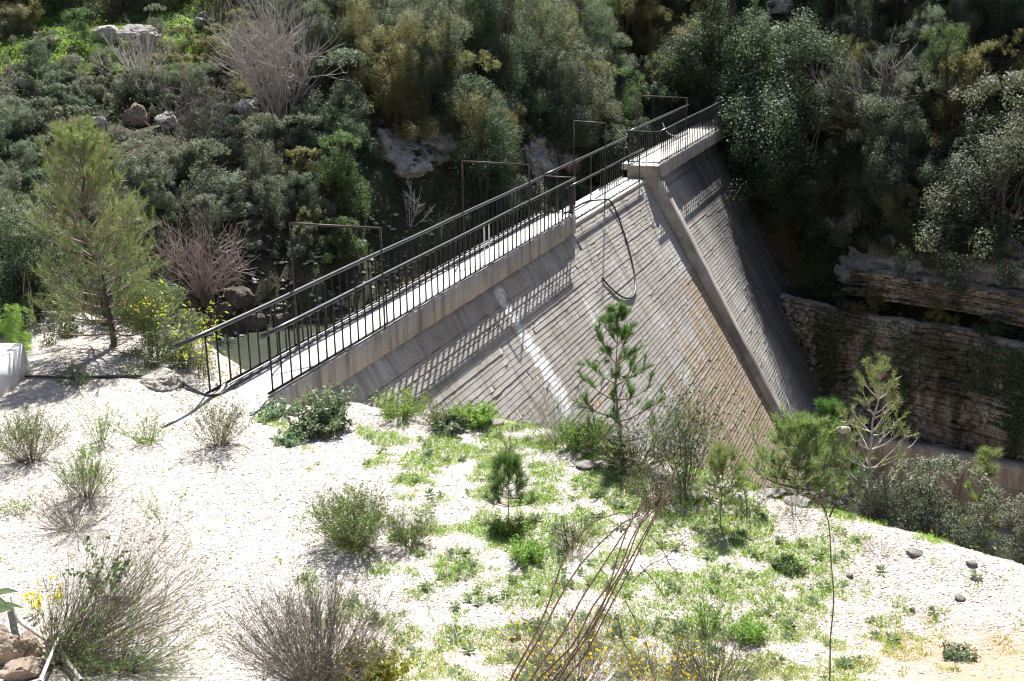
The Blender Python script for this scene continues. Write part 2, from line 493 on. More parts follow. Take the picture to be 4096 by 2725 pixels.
def near_z(X, Y, rough=True):
    X, Y = np.asarray(X, float), np.asarray(Y, float)
    dd = edge_dist(X, Y)
    rise = np.maximum(0, 10.9 - Y)
    z = .47 * (rise - .9 * (1 - np.exp(-rise / .9)))
    nn = X * N_VEC[0] + Y * N_VEC[1]
    out = np.maximum(dd, 0)
    slope = np.where(nn < -10.8, 1.0, 1.35)
    drop = slope * (out - .35 * (1 - np.exp(-out / .35)))
    floor = np.where(nn < -10.8, -5.5, -13.0)
    z = np.maximum(z - drop, floor)
    # a low lip of stony spoil along the right edge
    lip = np.exp(-((dd + .35) / .35) ** 2) * np.clip((X - 2.2) / 1.5, 0, 1) * .12
    z = z + lip
    if rough:
        f = np.vectorize(lambda x, y: fbm(x * .7, y * .7, 3.1, 5))(X, Y)
        f2 = np.vectorize(lambda x, y: fbm(x * .25, y * .25, 8.7, 3))(X, Y)
        amp = np.where(dd > .2, .22, .075)
        z = z + f * amp + f2 * .06
    # keep the path to the crest level
    return z

def grid_mesh(xs, ys):
    X, Y = np.meshgrid(xs, ys)
    Z = near_z(X, Y)
    V = np.stack([X, Y, Z], -1).reshape(-1, 3)
    ny, nx = X.shape
    idx = np.arange(nx * ny).reshape(ny, nx)
    Q = np.stack([idx[:-1, :-1], idx[:-1, 1:], idx[1:, 1:], idx[1:, :-1]], -1).reshape(-1, 4)
    return V, Q
xs = np.concatenate([np.linspace(-60, -12, 18, endpoint=False), np.linspace(-12, 9, 150, endpoint=False), np.linspace(9, 60, 26)])
ys = np.concatenate([np.linspace(-30, 6, 12, endpoint=False), np.linspace(6, 25, 140, endpoint=False), np.linspace(25, 70, 26)])
GV, GQ = grid_mesh(xs, ys)
ground = tag(obj('ground', mesh_data('ground', GV, [GQ], True), M['ground']), kind='structure')

# ------------------------------------------------------------------ the far bank, lofted
COLS = [  # toe, direction outwards, profile (offset, z)
    ((-70, 29), (0, 1), 'L'), ((-40, 30), (0, 1), 'L'), ((-20, 31), (0, 1), 'L'), ((-9, 31), (0, 1), 'L'), ((-5.5, 33), (-.1, 1), 'L2'), ((-2, 38), (-.25, .97), 'M'),
    ((1.2, 45), (-.25, .97), 'M2'), ((5, 52), (-.15, .99), 'M2'), ((8.0, 56), (0, 1), 'E'), ((11.7, 49.3), (.25, .97), 'F'), ((13.9, 47.0), (.55, .83), 'C'),
    ((16.0, 45.1), (.7, .71), 'C'), ((18.2, 42.3), (.74, .67), 'C'), ((23, 36.5), (.78, .63), 'C'), ((32, 25), (.8, .6), 'C'), ((46, 5), (.85, .5), 'C')]
PROF = {
    'L': [(-6, -5.6), (0, -3.1), (2, -1.7), (5, 0), (12, 2.3), (18.3, 4.3), (22.5, 4.9), (32, 9.5), (70, 34)],
    'L2': [(-6, -5.6), (0, -3.1), (1.8, -1.4), (4.5, .5), (10, 2.8), (16, 5), (21, 7.2), (31, 12.5), (66, 36)],
    'M': [(-5, -5.6), (0, -3), (1.5, -1), (4, 1.2), (8, 3.4), (14, 6.4), (20, 9.6), (30, 16), (62, 38)],
    'M2': [(-5, -5.6), (0, -3), (1, -.8), (3, 1.2), (7, 4.2), (12, 7.8), (18, 11.6), (28, 18), (60, 40)],
    'E': [(-3, -5.6), (0, -1.5), (.8, .3), (3, 2.6), (6, 5.2), (11, 9.2), (17, 13.4), (27, 20), (58, 41)],
    'F': [(-1.2, -13.2), (0, -8), (2.5, -4), (5.5, -.9), (8, 2), (12, 6), (18, 11.2), (28, 18.5), (58, 40)],
    'C': [(-.8, -13.2), (0, -12.4), (.6, -7.2), (2.0, -6.3), (2.6, -3.8), (5.5, .2), (11, 5.6), (22, 15), (56, 40)]}
def loft():
    toe = np.array([c[0] for c in COLS], float); dr = unit(np.array([c[1] for c in COLS], float))
    pr = np.array([PROF[c[2]] for c in COLS], float)
    seg = np.linalg.norm(np.diff(toe, axis=0), axis=1)
    cum = np.concatenate([[0], np.cumsum(seg)])
    # columns denser where the camera looks
    us = np.concatenate([np.linspace(0, cum[2], 16, endpoint=False), np.arange(cum[2], cum[13], .45), np.linspace(cum[13], cum[-1], 16)])
    k = 9; vs = []
    rows = [0, .5, 1, 1.25, 1.5, 1.75, 2, 2.25, 2.5, 2.75, 3] + list(np.linspace(3.1, 7, 58)) + list(np.linspace(7.1, 8, 8))
    rows = np.array(rows)
    def interp(arr, u):
        i = np.clip(np.searchsorted(cum, u, side='right') - 1, 0, len(cum) - 2)
        t = (u - cum[i]) / seg[i]
        t = t * t * (3 - 2 * t) * .5 + t * .5
        return arr[i] * (1 - t) + arr[i + 1] * t
    V = np.zeros((len(rows), len(us), 3))
    for a, u in enumerate(us):
        tp, dv, pf = interp(toe, u), unit(interp(dr, u)), interp(pr, u)
        o = np.interp(rows, np.arange(k), pf[:, 0]); z = np.interp(rows, np.arange(k), pf[:, 1])
        V[:, a, 0] = tp[0] + dv[0] * o; V[:, a, 1] = tp[1] + dv[1] * o; V[:, a, 2] = z
    for i in range(V.shape[0]):
        for j in range(V.shape[1]):
            x, y, z = V[i, j]
            f = fbm(x * .22, y * .22, z * .22, 3); f2 = fbm(x * .8 + 9, y * .8, z * .8, 4)
            amp = .9 if rows[i] > 3 else .35
            V[i, j] += np.array([.3 * f2, -.4 * f2, f * amp * .6 + f2 * .28])
    idx = np.arange(V.shape[0] * V.shape[1]).reshape(V.shape[:2])
    Q = np.stack([idx[:-1, :-1], idx[:-1, 1:], idx[1:, 1:], idx[1:, :-1]], -1).reshape(-1, 4)
    return V.reshape(-1, 3), Q
HV, HQ = loft()
hill = tag(obj('hillside', mesh_data('hillside', HV, [HQ], True), M['hill']), kind='structure')
BV_HILL = BVHTree.FromPolygons([tuple(v) for v in HV], [tuple(q) for q in HQ])
BV_GROUND = BVHTree.FromPolygons([tuple(v) for v in GV], [tuple(q) for q in GQ])

def hit(x, y, which='both'):
    r = Vector(ray(x, y)); best = None
    for nm, b in (('hill', BV_HILL), ('ground', BV_GROUND)):
        if which in ('both', nm):
            p, n_, i_, d_ = b.ray_cast(Vector(CAM), r, 300)
            if p is not None and (best is None or d_ < best[1]): best = (p, d_)
    return np.array(best[0]) if best else None

def drop(x, y, which='both'):
    best = None
    for nm, b in (('hill', BV_HILL), ('ground', BV_GROUND)):
        if which in ('both', nm):
            p, n_, i_, d_ = b.ray_cast(Vector((x, y, 80)), Vector((0, 0, -1)), 200)
            if p is not None and (best is None or p.z > best): best = p.z
    return best

# water of the reservoir
wv = np.array([(-70, 20, -3), (-4.0, 20, -3), (8.6, 53, -3), (6, 60, -3), (-70, 60, -3)], float)
water = tag(obj('water', mesh_data('water', wv, [np.array([[0, 1, 2], [0, 2, 3], [0, 3, 4]])]), M['water']), kind='structure')

# ------------------------------------------------------------------ the dam (local frame: X along the crest, -Y downstream, Z up)
ROTZ = math.pi / 2 - YAW
dam = thing('dam', 'grey board-marked concrete dam crossing the gorge', 'dam', (0, 0, 0), ROTZ)
SLOPE, N06 = .595, -10.33
def fn_(z): return N06 + SLOPE * (-np.asarray(z, float) - .6)
def L3(s, n, z): return np.stack(np.broadcast_arrays(np.asarray(s, float), -np.asarray(n, float), np.asarray(z, float)), -1)

def to_world(P):
    P = np.asarray(P, float); c, s = math.cos(ROTZ), math.sin(ROTZ)
    return np.stack([P[..., 0] * c - P[..., 1] * s, P[..., 0] * s + P[..., 1] * c, P[..., 2]], -1)
def extrude(profile, s0, s1, step=.25, jit=.008, seed=1, closed=True):
    """profile [(n,z)...] swept along s with a little unevenness; returns MB"""
    pr = np.array(profile, float)
    # subdivide long profile edges so that the noise can work on them
    pts = []
    for a, b in zip(pr, np.roll(pr, -1, 0)):
        k = max(1, int(np.linalg.norm(b - a) / .22))
        k = min(k, 8)
        for t in range(k): pts.append(a + (b - a) * t / k)
    pts = np.array(pts); K = len(pts)
    ss = np.linspace(s0, s1, max(2, int((s1 - s0) / step) + 1))
    V = np.zeros((len(ss), K, 3))
    for i, s in enumerate(ss):
        for j, (n, z) in enumerate(pts):
            q = Vector((s * 2.3, n * 4 + seed * 7, z * 4))
            V[i, j] = (s, -(n + mnoise.fractal(q, 1, 2, 4) * jit), z + mnoise.fractal(q + Vector((50, 0, 0)), 1, 2, 4) * jit)
    idx = np.arange(len(ss) * K).reshape(len(ss), K)
    Q = np.stack([idx[:-1], np.roll(idx[:-1], -1, 1), np.roll(idx[1:], -1, 1), idx[1:]], -1).reshape(-1, 4)
    mb = MB(); mb.add(V.reshape(-1, 3), Q)
    for e, flip in ((0, True), (len(ss) - 1, False)):
        c = V[e].mean(0)
        i = np.arange(K); j = (i + 1) % K
        T = np.stack([i, j, np.full(K, K)], 1)
        mb.add(np.concatenate([V[e], [c]]), None, T if flip else T[:, ::-1])
    return mb

ZB = -13.4
def body_profile(top, nup, off=.05):
    return [(nup, top), (fn_(top) - off, top), (fn_(ZB) - off, ZB), (nup, ZB)]
obj('core', extrude(body_profile(-.52, -11.3), 13.0, 31.9, 1.0, .0).mesh('core'), M['face'], dam)
obj('core', extrude(body_profile(-.46, -11.3), 31.9, 40.5, 1.0, .0).mesh('core'), M['face'], dam)
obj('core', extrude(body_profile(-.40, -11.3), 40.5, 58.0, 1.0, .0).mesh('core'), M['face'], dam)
# crest slabs and the beams that edge them
NR = -10.26
for (s0, s1, zt, nf, seed) in ((13.4, 31.85, 0.0, NR, 1), (40.75, 57.0, .15, -10.06, 2)):
    obj('deck_slab', extrude([(-11.42, zt), (nf - .13, zt), (nf - .13, zt - .22), (-11.42, zt - .22)], s0, s1, .3, .004, seed).mesh('deck_slab'), M['deck'], dam)
    obj('edge_beam', extrude([(nf - .128, zt + .004), (nf - .02, zt + .004), (nf, zt - .015), (nf, zt - .5), (nf - .02, zt - .53), (nf - .128, zt - .53)], s0, s1, .12, .016, seed + 3).mesh('edge_beam', True), M['beam'], dam)
obj('end_block', extrude([(-11.12, .152), (-10.055, .152), (-10.04, .13), (-10.04, -.66), (-11.12, -.45)], 40.42, 40.75, .06, .014, 9).mesh('end_block'), M['block'], dam)
# spillway crest: lower slab with a rounded nose
ZS = -.30
nose = [(-11.42, ZS), (-10.53, ZS), (-10.49, ZS - .02), (fn_(-.43) + .015, -.43), (fn_(-.43) - .2, -.43), (-11.42, ZS - .22)]
obj('spillway_crest', extrude(nose, 31.86, 40.5, .2, .008, 5).mesh('spillway_crest', False), M['deck'], dam)
# rough unboarded strip under the crest beams
def rough_strip(s0, s1, z0, z1, seed, amp=.05):
    ss = np.arange(s0, s1 + .01, .1); zz = np.linspace(z0, z1, 10)
    V = np.zeros((len(zz), len(ss), 3))
    for i, z in enumerate(zz):
        t = i / 9
        for j, s in enumerate(ss):
            f = fbm(s * 2.5, z * 4, seed, 6) + .6 * abs(fbm(s * 6, z * 9, seed + 4, 3))
            V[i, j] = (s, -(fn_(z) - .02 + f * amp * (1 - .5 * t) + .03 * math.sin(math.pi * t)), z)
    idx = np.arange(V.shape[0] * V.shape[1]).reshape(V.shape[:2])
    Q = np.stack([idx[:-1, :-1], idx[1:, :-1], idx[1:, 1:], idx[:-1, 1:]], -1).reshape(-1, 4)
    return mesh_data('rough_band', V.reshape(-1, 3), [Q], False)
obj('rough_band', rough_strip(13.4, 31.85, -.45, -1.02, 1.3), M['face'], dam)
obj('rough_band', rough_strip(41.05, 57, -.3, -.82, 6.3, .03), M['face'], dam)
# board courses: every board lies a few centimetres out of line with the next and has a ragged lower lip
def board(s0, s1, z0, z1, seed):
    rng = np.random.default_rng(seed)
    ss = np.linspace(s0, s1, max(4, int((s1 - s0) / (.10 if s0 < 41 else .16))))
    n = len(ss)
    base = rng.normal() * .004
    tilt = np.linspace(rng.normal() * .004, rng.normal() * .004, n)
    w = np.array([fbm(s * 1.2, seed * 3.7, 1, 4) for s in ss]); w2 = np.array([fbm(s * 5, seed * 1.7, 5, 4) for s in ss])
    rag = np.clip(w2 * 1.6 + w * .9 + .15, 0, 1)
    lip = .0008 + .013 * rag ** 2 * rng.uniform(.0, 1.4, n)
    lip = lip + np.where(rng.random(n) < .012, rng.uniform(.01, .04, n), 0)
    zl = z1 + .004 * w - .012 * rag * rng.random(n)
    off = base + tilt
    up = L3(ss, fn_(z0) + off, z0)
    md = L3(ss, fn_(zl + .016) + off + .003 * w, zl + .016)
    lo = L3(ss, fn_(zl) + off + lip, zl)
    bk = L3(ss, fn_(zl) - .045, zl + .004)
    V = np.stack([up, md, lo, bk])
    idx = np.arange(4 * n).reshape(4, n)
    Q = np.stack([idx[:-1, :-1], idx[1:, :-1], idx[1:, 1:], idx[:-1, 1:]], -1).reshape(-1, 4)
    # closed ends
    e = np.array([[idx[0, 0], idx[3, 0], idx[2, 0], idx[1, 0]], [idx[0, -1], idx[1, -1], idx[2, -1], idx[3, -1]]])
    return V.reshape(-1, 3), [np.concatenate([Q, e])]
rng = np.random.default_rng(5)
BRD = []
z = -.44
while z > -12.9:
    z1 = z - rng.uniform(.098, .128)
    sb = max(14.0, 16.9 + 2.05 * (-z) - 3.0)
    lo_s = sb if z < -1.0 else 31.9
    s = 40.52; edges = [s]; s -= rng.uniform(1.5, 6)
    while s > lo_s + 2:
        edges.append(s); s -= rng.uniform(5.0, 7.2)
    edges.append(lo_s); edges = edges[::-1]
    BRD += [(a + .0015, b - .0015, z, z1) for a, b in zip(edges[:-1], edges[1:])]
    if z < -.82:
        e2 = 56.5 + z * .55; mid = rng.uniform(44.5, 49)
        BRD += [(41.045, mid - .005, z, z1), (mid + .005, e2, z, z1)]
    z = z1
BRD.sort(key=lambda q: np.linalg.norm(to_world(L3((q[0] + q[1]) / 2, fn_(q[2]), q[2])) - CAM) / (q[1] - q[0]) ** .5)
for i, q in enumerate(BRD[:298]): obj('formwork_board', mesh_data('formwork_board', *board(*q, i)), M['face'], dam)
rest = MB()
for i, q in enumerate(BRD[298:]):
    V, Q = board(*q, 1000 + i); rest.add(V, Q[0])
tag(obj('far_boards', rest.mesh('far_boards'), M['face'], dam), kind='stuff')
# the pier running down the face
def pier():
    mb = MB()
    zz = np.linspace(-.1, ZB, 46)
    V = []
    for i, z in enumerate(zz):
        b, t = fn_(z) - .25, fn_(z) + .50 - .18 * min(1, (z + .1) / -6)
        j = lambda q: fbm(z * 1.5, q, 2.2, 4) * .014
        for (s, n, q) in ((40.55, b, 1), (40.55, t - .02, 2), (40.57, t, 3), (41.02, t, 4), (41.04, t - .03, 5), (41.04, b, 6)):
            V.append((s + j(q), -(n + j(q + 9)), z))
    idx = np.arange(len(V)).reshape(len(zz), 6)
    Q = np.stack([idx[:-1, :-1], idx[1:, :-1], idx[1:, 1:], idx[:-1, 1:]], -1).reshape(-1, 4)
    cap = np.array([[idx[0, 0], idx[0, 1], idx[0, 4], idx[0, 5]], [idx[0, 1], idx[0, 2], idx[0, 3], idx[0, 4]]])
    mb.add(V, np.concatenate([Q, cap]))
    return mb.mesh('pier')
obj('pier', pier(), M['pier'], dam)
# anchor bolts along the spillway slab
bm_b = tube(MB(), [(0, 0, 0), (0, 0, .035)], .016, 6).mesh('anchor_bolt')
for k, s in enumerate(np.arange(32.2, 40.2, .42)):
    for n in (-10.62, -11.32):
        obj('anchor_bolt', bm_b, M['iron'], dam, (s + .03 * math.sin(k * 7), -n, ZS))
obj('edge_angle', box(MB(), (31.9, 10.525, ZS - .005), (40.45, 10.565, ZS + .03)).mesh('edge_angle'), M['iron_rust'], dam)

# ------------------------------------------------------------------ railings
def dl(s, n, z): return np.array([s, -n, z])
me_bal = {}
def bar(name, h, r, mat, parent, s, n, z, sides=6):
    key = (name, round(h, 3), r)
    if key not in me_bal: me_bal[key] = tube(MB(), [(0, 0, 0), (0, 0, h)], r, sides).mesh(name)
    return obj(name, me_bal[key], mat, parent, (s, -n, z))
def rail(label, n, s0, s1, zd, zt, bals, top0=None, top1=None, kind='railing', pipe_r=.040, bottom=True, posts=()):
    t = thing('railing', label, 'railing', (0, 0, 0), ROTZ, 'railings along the crest of the dam')
    a, b = (top0 if top0 is not None else s0), (top1 if top1 is not None else s1)
    obj('handrail', tube(MB(), [dl(s, n, zt + .006 * math.sin(s)) for s in np.linspace(a, b, max(3, int(b - a)))], pipe_r, 10).mesh('handrail', True), M['pipe'], t)
    if bottom:
        obj('bottom_rail', box(MB(), (s0 - .1, -n - .022, zd + .035), (s1 + .06, -n + .022, zd + .065)).mesh('bottom_rail'), M['iron'], t)
    for k, s in enumerate(bals):
        bar('baluster', zt - zd - .06, .0175, M['iron'], t, s + .012 * math.sin(k * 12.9), n, zd + .05)
    for s in posts: bar('post', zt - zd, .021, M['iron_rust'], t, s, n, zd, 8)
    return t
ds = rail('black railing with closely spaced bars along the near downstream edge', -10.3, 15.72, 31.8, 0, 1.05, list(np.arange(15.75, 31.85, .30)), 15.55, 31.86)
for s in (24.93, 25.23): bar('white_baluster', .95, .017, M['white_paint'], ds, s + .1, -10.3, .06)
us = rail('black railing along the near upstream edge beside the water', -11.28, 15.35, 31.8, 0, 1.05, list(np.arange(15.4, 31.85, .30)), 14.6, 31.9)
usb = rail('upstream railing behind the lowered spillway slab', -11.28, 37.6, 40.6, ZS, 1.07, list(np.arange(37.65, 40.6, .28)), 31.94, 41.0, posts=(33.2, 34.9, 36.6))
dsb = rail('thin open handrail on few posts across the spillway slab', -10.55, 32.1, 40.4, ZS, .75, [], 31.9, 40.42, bottom=False, posts=(32.3, 35.75, 39.9), pipe_r=.032)
dsc = rail('black railing above the far bay beside the wooded abutment', -10.13, 41.0, 52.6, .15, 1.27, list(np.arange(41.3, 52.6, .30)), 41.0, 52.7)
usc = rail('upstream railing at the far end of the crest', -11.28, 41.1, 50.5, .15, 1.24, list(np.arange(41.2, 50.5, .30)), 41.05, 50.6)
def cross(label, s, zd, zt, n0, n1):
    t = thing('cross_railing', label, 'railing', (0, 0, 0), ROTZ, 'cross railings closing the walkway')
    obj('handrail', box(MB(), (s - .022, -n1, zt - .015), (s + .022, -n0, zt + .02)).mesh('handrail'), M['iron_rust'], t)
    obj('bottom_rail', box(MB(), (s - .02, -n1 + .02, zd + .04), (s + .02, -n0 - .02, zd + .07)).mesh('bottom_rail'), M['iron'], t)
    for n in np.linspace(n0 + .18, n1 - .18, 4): bar('baluster', zt - zd - .06, .0125, M['iron'], t, s, n, zd + .05)
    bar('post', zt - zd, .024, M['iron'], t, s, n0 + .03, zd, 8)
    return t
cross('short cross railing closing the walkway before the spillway', 31.93, 0, 1.06, -11.26, -10.28)
cross('short cross railing above the concrete end block', 40.93, .15, 1.28, -11.26, -10.12)
POR = [('tall rusty portal frame nearest the terrace end of the crest', 18.27, 2.31, 19.75, 2.0, 0, 0), ('tall rusty portal frame halfway along the barred railing', 26.2, 2.31, 28.0, 2.0, 0, 0),
       ('tall thin portal frame over the spillway slab', 34.9, 2.3, 34.75, 2.28, -.3, -.3), ('tall thin portal frame standing at the concrete end block', 42.5, 2.37, 44.8, 2.1, .15, .15)]
for lab, sa, za, sb_, zb, g0, g1 in POR:
    t = thing('portal_frame', lab, 'metal frame', (0, 0, 0), ROTZ, 'portal frames over the crest')
    r_ = .020
    nb = -10.3 if sa < 40 else -10.08
    obj('leg', tube(MB(), [dl(sa, -11.32, g0), dl(sa, -11.32, za)], r_, 6).mesh('leg'), M['iron_rust'], t)
    obj('leg', tube(MB(), [dl(sb_, nb + .04, g1), dl(sb_, nb + .04, zb)], r_, 6).mesh('leg'), M['iron_rust'], t)
    obj('crossbar', tube(MB(), [dl(sa, -11.32, za), dl(sb_, nb + .04, zb)], .024, 6).mesh('crossbar'), M['iron_rust'], t)

def catmull(pts, sub=10):
    P = np.asarray(pts, float); P = np.concatenate([[2 * P[0] - P[1]], P, [2 * P[-1] - P[-2]]])
    out = []
    for i in range(1, len(P) - 2):
        for t in np.linspace(0, 1, sub, endpoint=False):
            a, b, c, d = P[i - 1:i + 3]
            out.append(.5 * (2 * b + (c - a) * t + (2 * a - 5 * b + 4 * c - d) * t * t + (3 * b - a - 3 * c + d) * t ** 3))
    out.append(P[-2]); return np.array(out)
def gp(x, y, dz=0.0):
    p = hit(x, y, 'ground'); return p + np.array([0, 0, dz])
# hose from the white plinth, over the lip and along the crest, ending in a loop on the face
hp = [gp(330, 1515, .03), gp(600, 1512, .03), gp(700, 1525, .03)]
crest = [(15.2, -11.12, .06), (16.2, -11.14, .035), (18, -11.16, .03), (21, -11.13, .03), (24, -11.16, .03), (27, -11.12, .03), (30, -11.14, .03), (31.6, -11.12, .03), (32.3, -11.1, -.2), (33.6, -11.1, -.275)]
loop = [(35.0, -11.1, -.27), (35.6, -11.0, -.27), (35.75, -10.85, -.27), (35.75, -10.65, -.25), (35.85, -10.47, -.25), (35.95, fn_(-.5) + .08, -.5)] + [(s, fn_(z) + .05, z) for s, z in ((35.85, -.95), (35.5, -1.5), (35.0, -2.05), (34.5, -2.45), (34.0, -2.68), (33.4, -2.74), (32.8, -2.56), (32.35, -2.2), (32.1, -1.85))]
hw = hp + [tuple(to_world(dl(*c))) for c in crest + loop]
tag(obj('hose', tube(MB(), catmull(hw, 8), .027, 8).mesh('hose', True), M['hose']), 'black hose lying along the crest and hanging in a loop on the face', 'hose')
tag(obj('hose_end', tube(MB(), catmull([gp(100, 1512, .03), gp(180, 1514, .03), gp(300, 1517, .025)], 8), .022, 8).mesh('hose_end', True), M['hose']), 'short black hose length on gravel beside the white plinth', 'hose')
cd = [(45, -11.0, 1.1), (45.4, -10.95, .75), (46.2, -10.9, .5), (47.5, -10.85, .36), (49, -10.8, .34)]
tag(obj('safety_chain', tube(MB(), catmull([tuple(to_world(dl(*c))) for c in cd], 8), .018, 6).mesh('safety_chain'), M['straw']), 'pale chain sagging behind the far railing', 'chain')

# white plinth at the frame's edge
def plinth():
    t = thing('white_plinth', 'white rendered plinth with sloping sides at the gravel terrace edge', 'plinth')
    x1, y0 = -8.42, 18.2
    def frus(mb, x0, x1, y0, y1, z0, z1, ins):
        V = [(x0, y0, z0), (x1, y0, z0), (x1, y1, z0), (x0, y1, z0), (x0 + ins, y0 + ins, z1), (x1 - ins, y0 + ins, z1), (x1 - ins, y1 - ins, z1), (x0 + ins, y1 - ins, z1)]
        mb.add(V, BOXQ); return mb
    def soft(mb, nm):
        me = mb.mesh(nm); b = bmesh.new(); b.from_mesh(me)
        bmesh.ops.bevel(b, geom=b.edges[:], offset=.008, segments=2, affect='EDGES'); b.to_mesh(me); b.free(); return me
    obj('base', soft(frus(MB(), x1 - 1.6, x1, y0, y0 + 1.5, -.1, .56, .06), 'base'), M['white_wall'], t)
    obj('pedestal', soft(frus(MB(), x1 - 1.5, x1 - .36, y0 + .3, y0 + 1.2, .555, 1.3, .03), 'pedestal'), M['white_wall'], t)
plinth()

# retaining wall in the gorge
def wall():
    a, b = np.array([11.8, 44.0]), np.array([23.0, 37.0]); u = unit(b - a); w = np.array([-u[1], u[0]]) * -1
    w = np.array([u[1], -u[0]])  # towards the camera
    t = thing('retaining_wall', 'stained concrete retaining wall at the foot of the cliff', 'wall')
    L = np.linalg.norm(b - a)
    mb = MB(); xs_ = np.linspace(0, L, 40)
    prof = [(.05, -10.75), (-.55, -10.75), (-.55, -14), (.25, -14), (.10, -11.0)]
    V = []
    for x in xs_:
        for (o, z) in prof:
            p = a + u * x + w * (o + .012 * fbm(x, o, z))
            V.append((p[0], p[1], z + .01 * fbm(x * 2, o, 3)))
    idx = np.arange(len(V)).reshape(40, 5)
    Q = np.stack([idx[:-1], np.roll(idx[:-1], -1, 1), np.roll(idx[1:], -1, 1), idx[1:]], -1).reshape(-1, 4)
    mb.add(V, Q)
    obj('wall_body', mb.mesh('wall_body'), M['retaining'], t)
    for k in range(2):
        mb = MB(); z = -11.62 - k * .85
        V = []
        for (o, zz) in ((.02, z), (.29, z), (.29, z - .035), (.02, z - .035)):
            for x in (0, L):
                p = a + u * x + w * (o * .45 + .10); V.append((p[0], p[1], zz))
        mb.add(V, [[0, 1, 3, 2], [2, 3, 5, 4], [4, 5, 7, 6]]); obj('lift_joint', mb.mesh('lift_joint'), M['retaining'], t)
wall()

# ------------------------------------------------------------------ rocks
def rock_mesh(seed, sub=3, rough=.28, flat=.75, cuts=5):
    rng = random.Random(seed)
    b = bmesh.new(); bmesh.ops.create_icosphere(b, subdivisions=sub, radius=1)
    planes = []
    for _ in range(cuts):
        v = Vector((rng.gauss(0, 1), rng.gauss(0, 1), rng.gauss(0, .7))).normalized(); planes.append((v, rng.uniform(.55, .85)))
    for v in b.verts:
        p = v.co.copy()
        r = 1 + rough * mnoise.fractal(p * 1.3 + Vector((seed * 3.1, 0, 0)), 1, 2, 5)
        p *= r
        for n_, d_ in planes:
            e = p.dot(n_) - d_
            if e > 0: p -= n_ * e * .85
        p += p.normalized() * .07 * mnoise.fractal(p * 5 + Vector((seed, 2, 0)), 1, 2, 4)
        p.z *= flat
        v.co = p
    me = bpy.data.meshes.new('rock'); b.to_mesh(me); b.free()
    return me
ROCKS = [rock_mesh(k, 3) for k in range(7)]
ROCKB = [rock_mesh(50 + k, 4, .35) for k in range(4)]
PEB = [rock_mesh(80 + k, 2, .3) for k in range(5)]
def put_rock(name, label, x, y, w, h, mat, seed, lib=ROCKS, sink=.25, group=None, cat='rock', depth=.8, which='both', parent=None):
    """rock whose visible outline is about w x h pixels with its foot at pixel (x, y)"""
    p = hit(x, y, which)
    if p is None: return None
    k = np.linalg.norm(p - CAM) / FPX
    o = obj(name, lib[seed % len(lib)], mat)
    sx, sz = w * k / 1.75, h * k / 1.35
    o.scale = (sx, sx * depth, sz)
    o.rotation_euler = (random.Random(seed).uniform(-.15, .15), random.Random(seed + 1).uniform(-.2, .2), random.Random(seed + 2).uniform(-.6, .6))
    o.location = (p[0], p[1] + sx * depth * .3, p[2] + sz * (.72 - sink))
    tag(o, label, cat, group)
    return o
put_rock('boulder', 'pale pitted boulder on the grassy shelf of the left slope', 430, 168, 105, 66, M['rock_white'], 3, ROCKB, .15)
put_rock('boulder', 'long grey boulder lying beside the pale pitted boulder', 565, 172, 140, 66, M['rock'], 5, ROCKB, .15)
put_rock('boulder', 'small slab wedged under the long grey boulder', 553, 186, 44, 22, M['rock_white'], 4, ROCKS, .1)
put_rock('boulder', 'upper of two rounded grey rocks among bushes on the skyline shelf', 812, 84, 40, 32, M['rock'], 6, ROCKS, .05)
put_rock('boulder', 'lower of two rounded grey rocks among bushes on the skyline shelf', 802, 112, 46, 38, M['rock'], 2, ROCKS, .1)
put_rock('boulder', 'rounded boulder with shadowed underside beside the bare grey tree', 992, 470, 84, 66, M['rock'], 1, ROCKB, .1)
put_rock('boulder', 'brown tilted rock ledge among bushes above the pine', 550, 505, 100, 80, M['rock_red'], 2, ROCKB, .1)
put_rock('boulder', 'pitted grey boulder beside the brown tilted ledge', 665, 515, 76, 60, M['rock'], 0, ROCKB, .1)
put_rock('boulder', 'grey boulder half hidden by the pine leader', 395, 530, 62, 60, M['rock'], 3, ROCKS, .1)
put_rock('boulder', 'small white-faced stone on the far left slope', 92, 355, 34, 36, M['rock_white'], 4, ROCKS, .1)
put_rock('boulder', 'dark tilted stone above the white-faced stone', 140, 310, 62, 40, M['rock'], 5, ROCKS, .1)
put_rock('boulder', 'brownish rock in the grass below the pale boulder', 295, 215, 42, 26, M['rock_red'], 1, ROCKS, .1)
put_rock('boulder', 'low grey rock under bushes behind the pine', 175, 830, 110, 90, M['rock'], 6, ROCKB, .2)
put_rock('boulder', 'pale boulder breaking out of the trees at the top', 3125, 52, 110, 60, M['rock_white'], 2, ROCKB, .1)
for k, (x, y, w, h, lab) in enumerate([(830, 1235, 60, 110, 'tall dark bank stone nearest the pine'), (775, 1235, 70, 50, 'dark squared bank stone above the water, at the pine'), (955, 1230, 120, 90, 'large dark stone in the bank above the water'),
                                  (1010, 1320, 110, 75, 'large dark stone at the waterline'), (900, 1255, 60, 50, 'squared dark stone in the bank beside the waterline'), (1130, 1310, 90, 70, 'dark stone in the bank seen between the railing bars')]):
    put_rock('bank_stone', lab, x, y, w, h, M['rock_dark'], k, ROCKS, .3, 'stones in the reservoir bank')
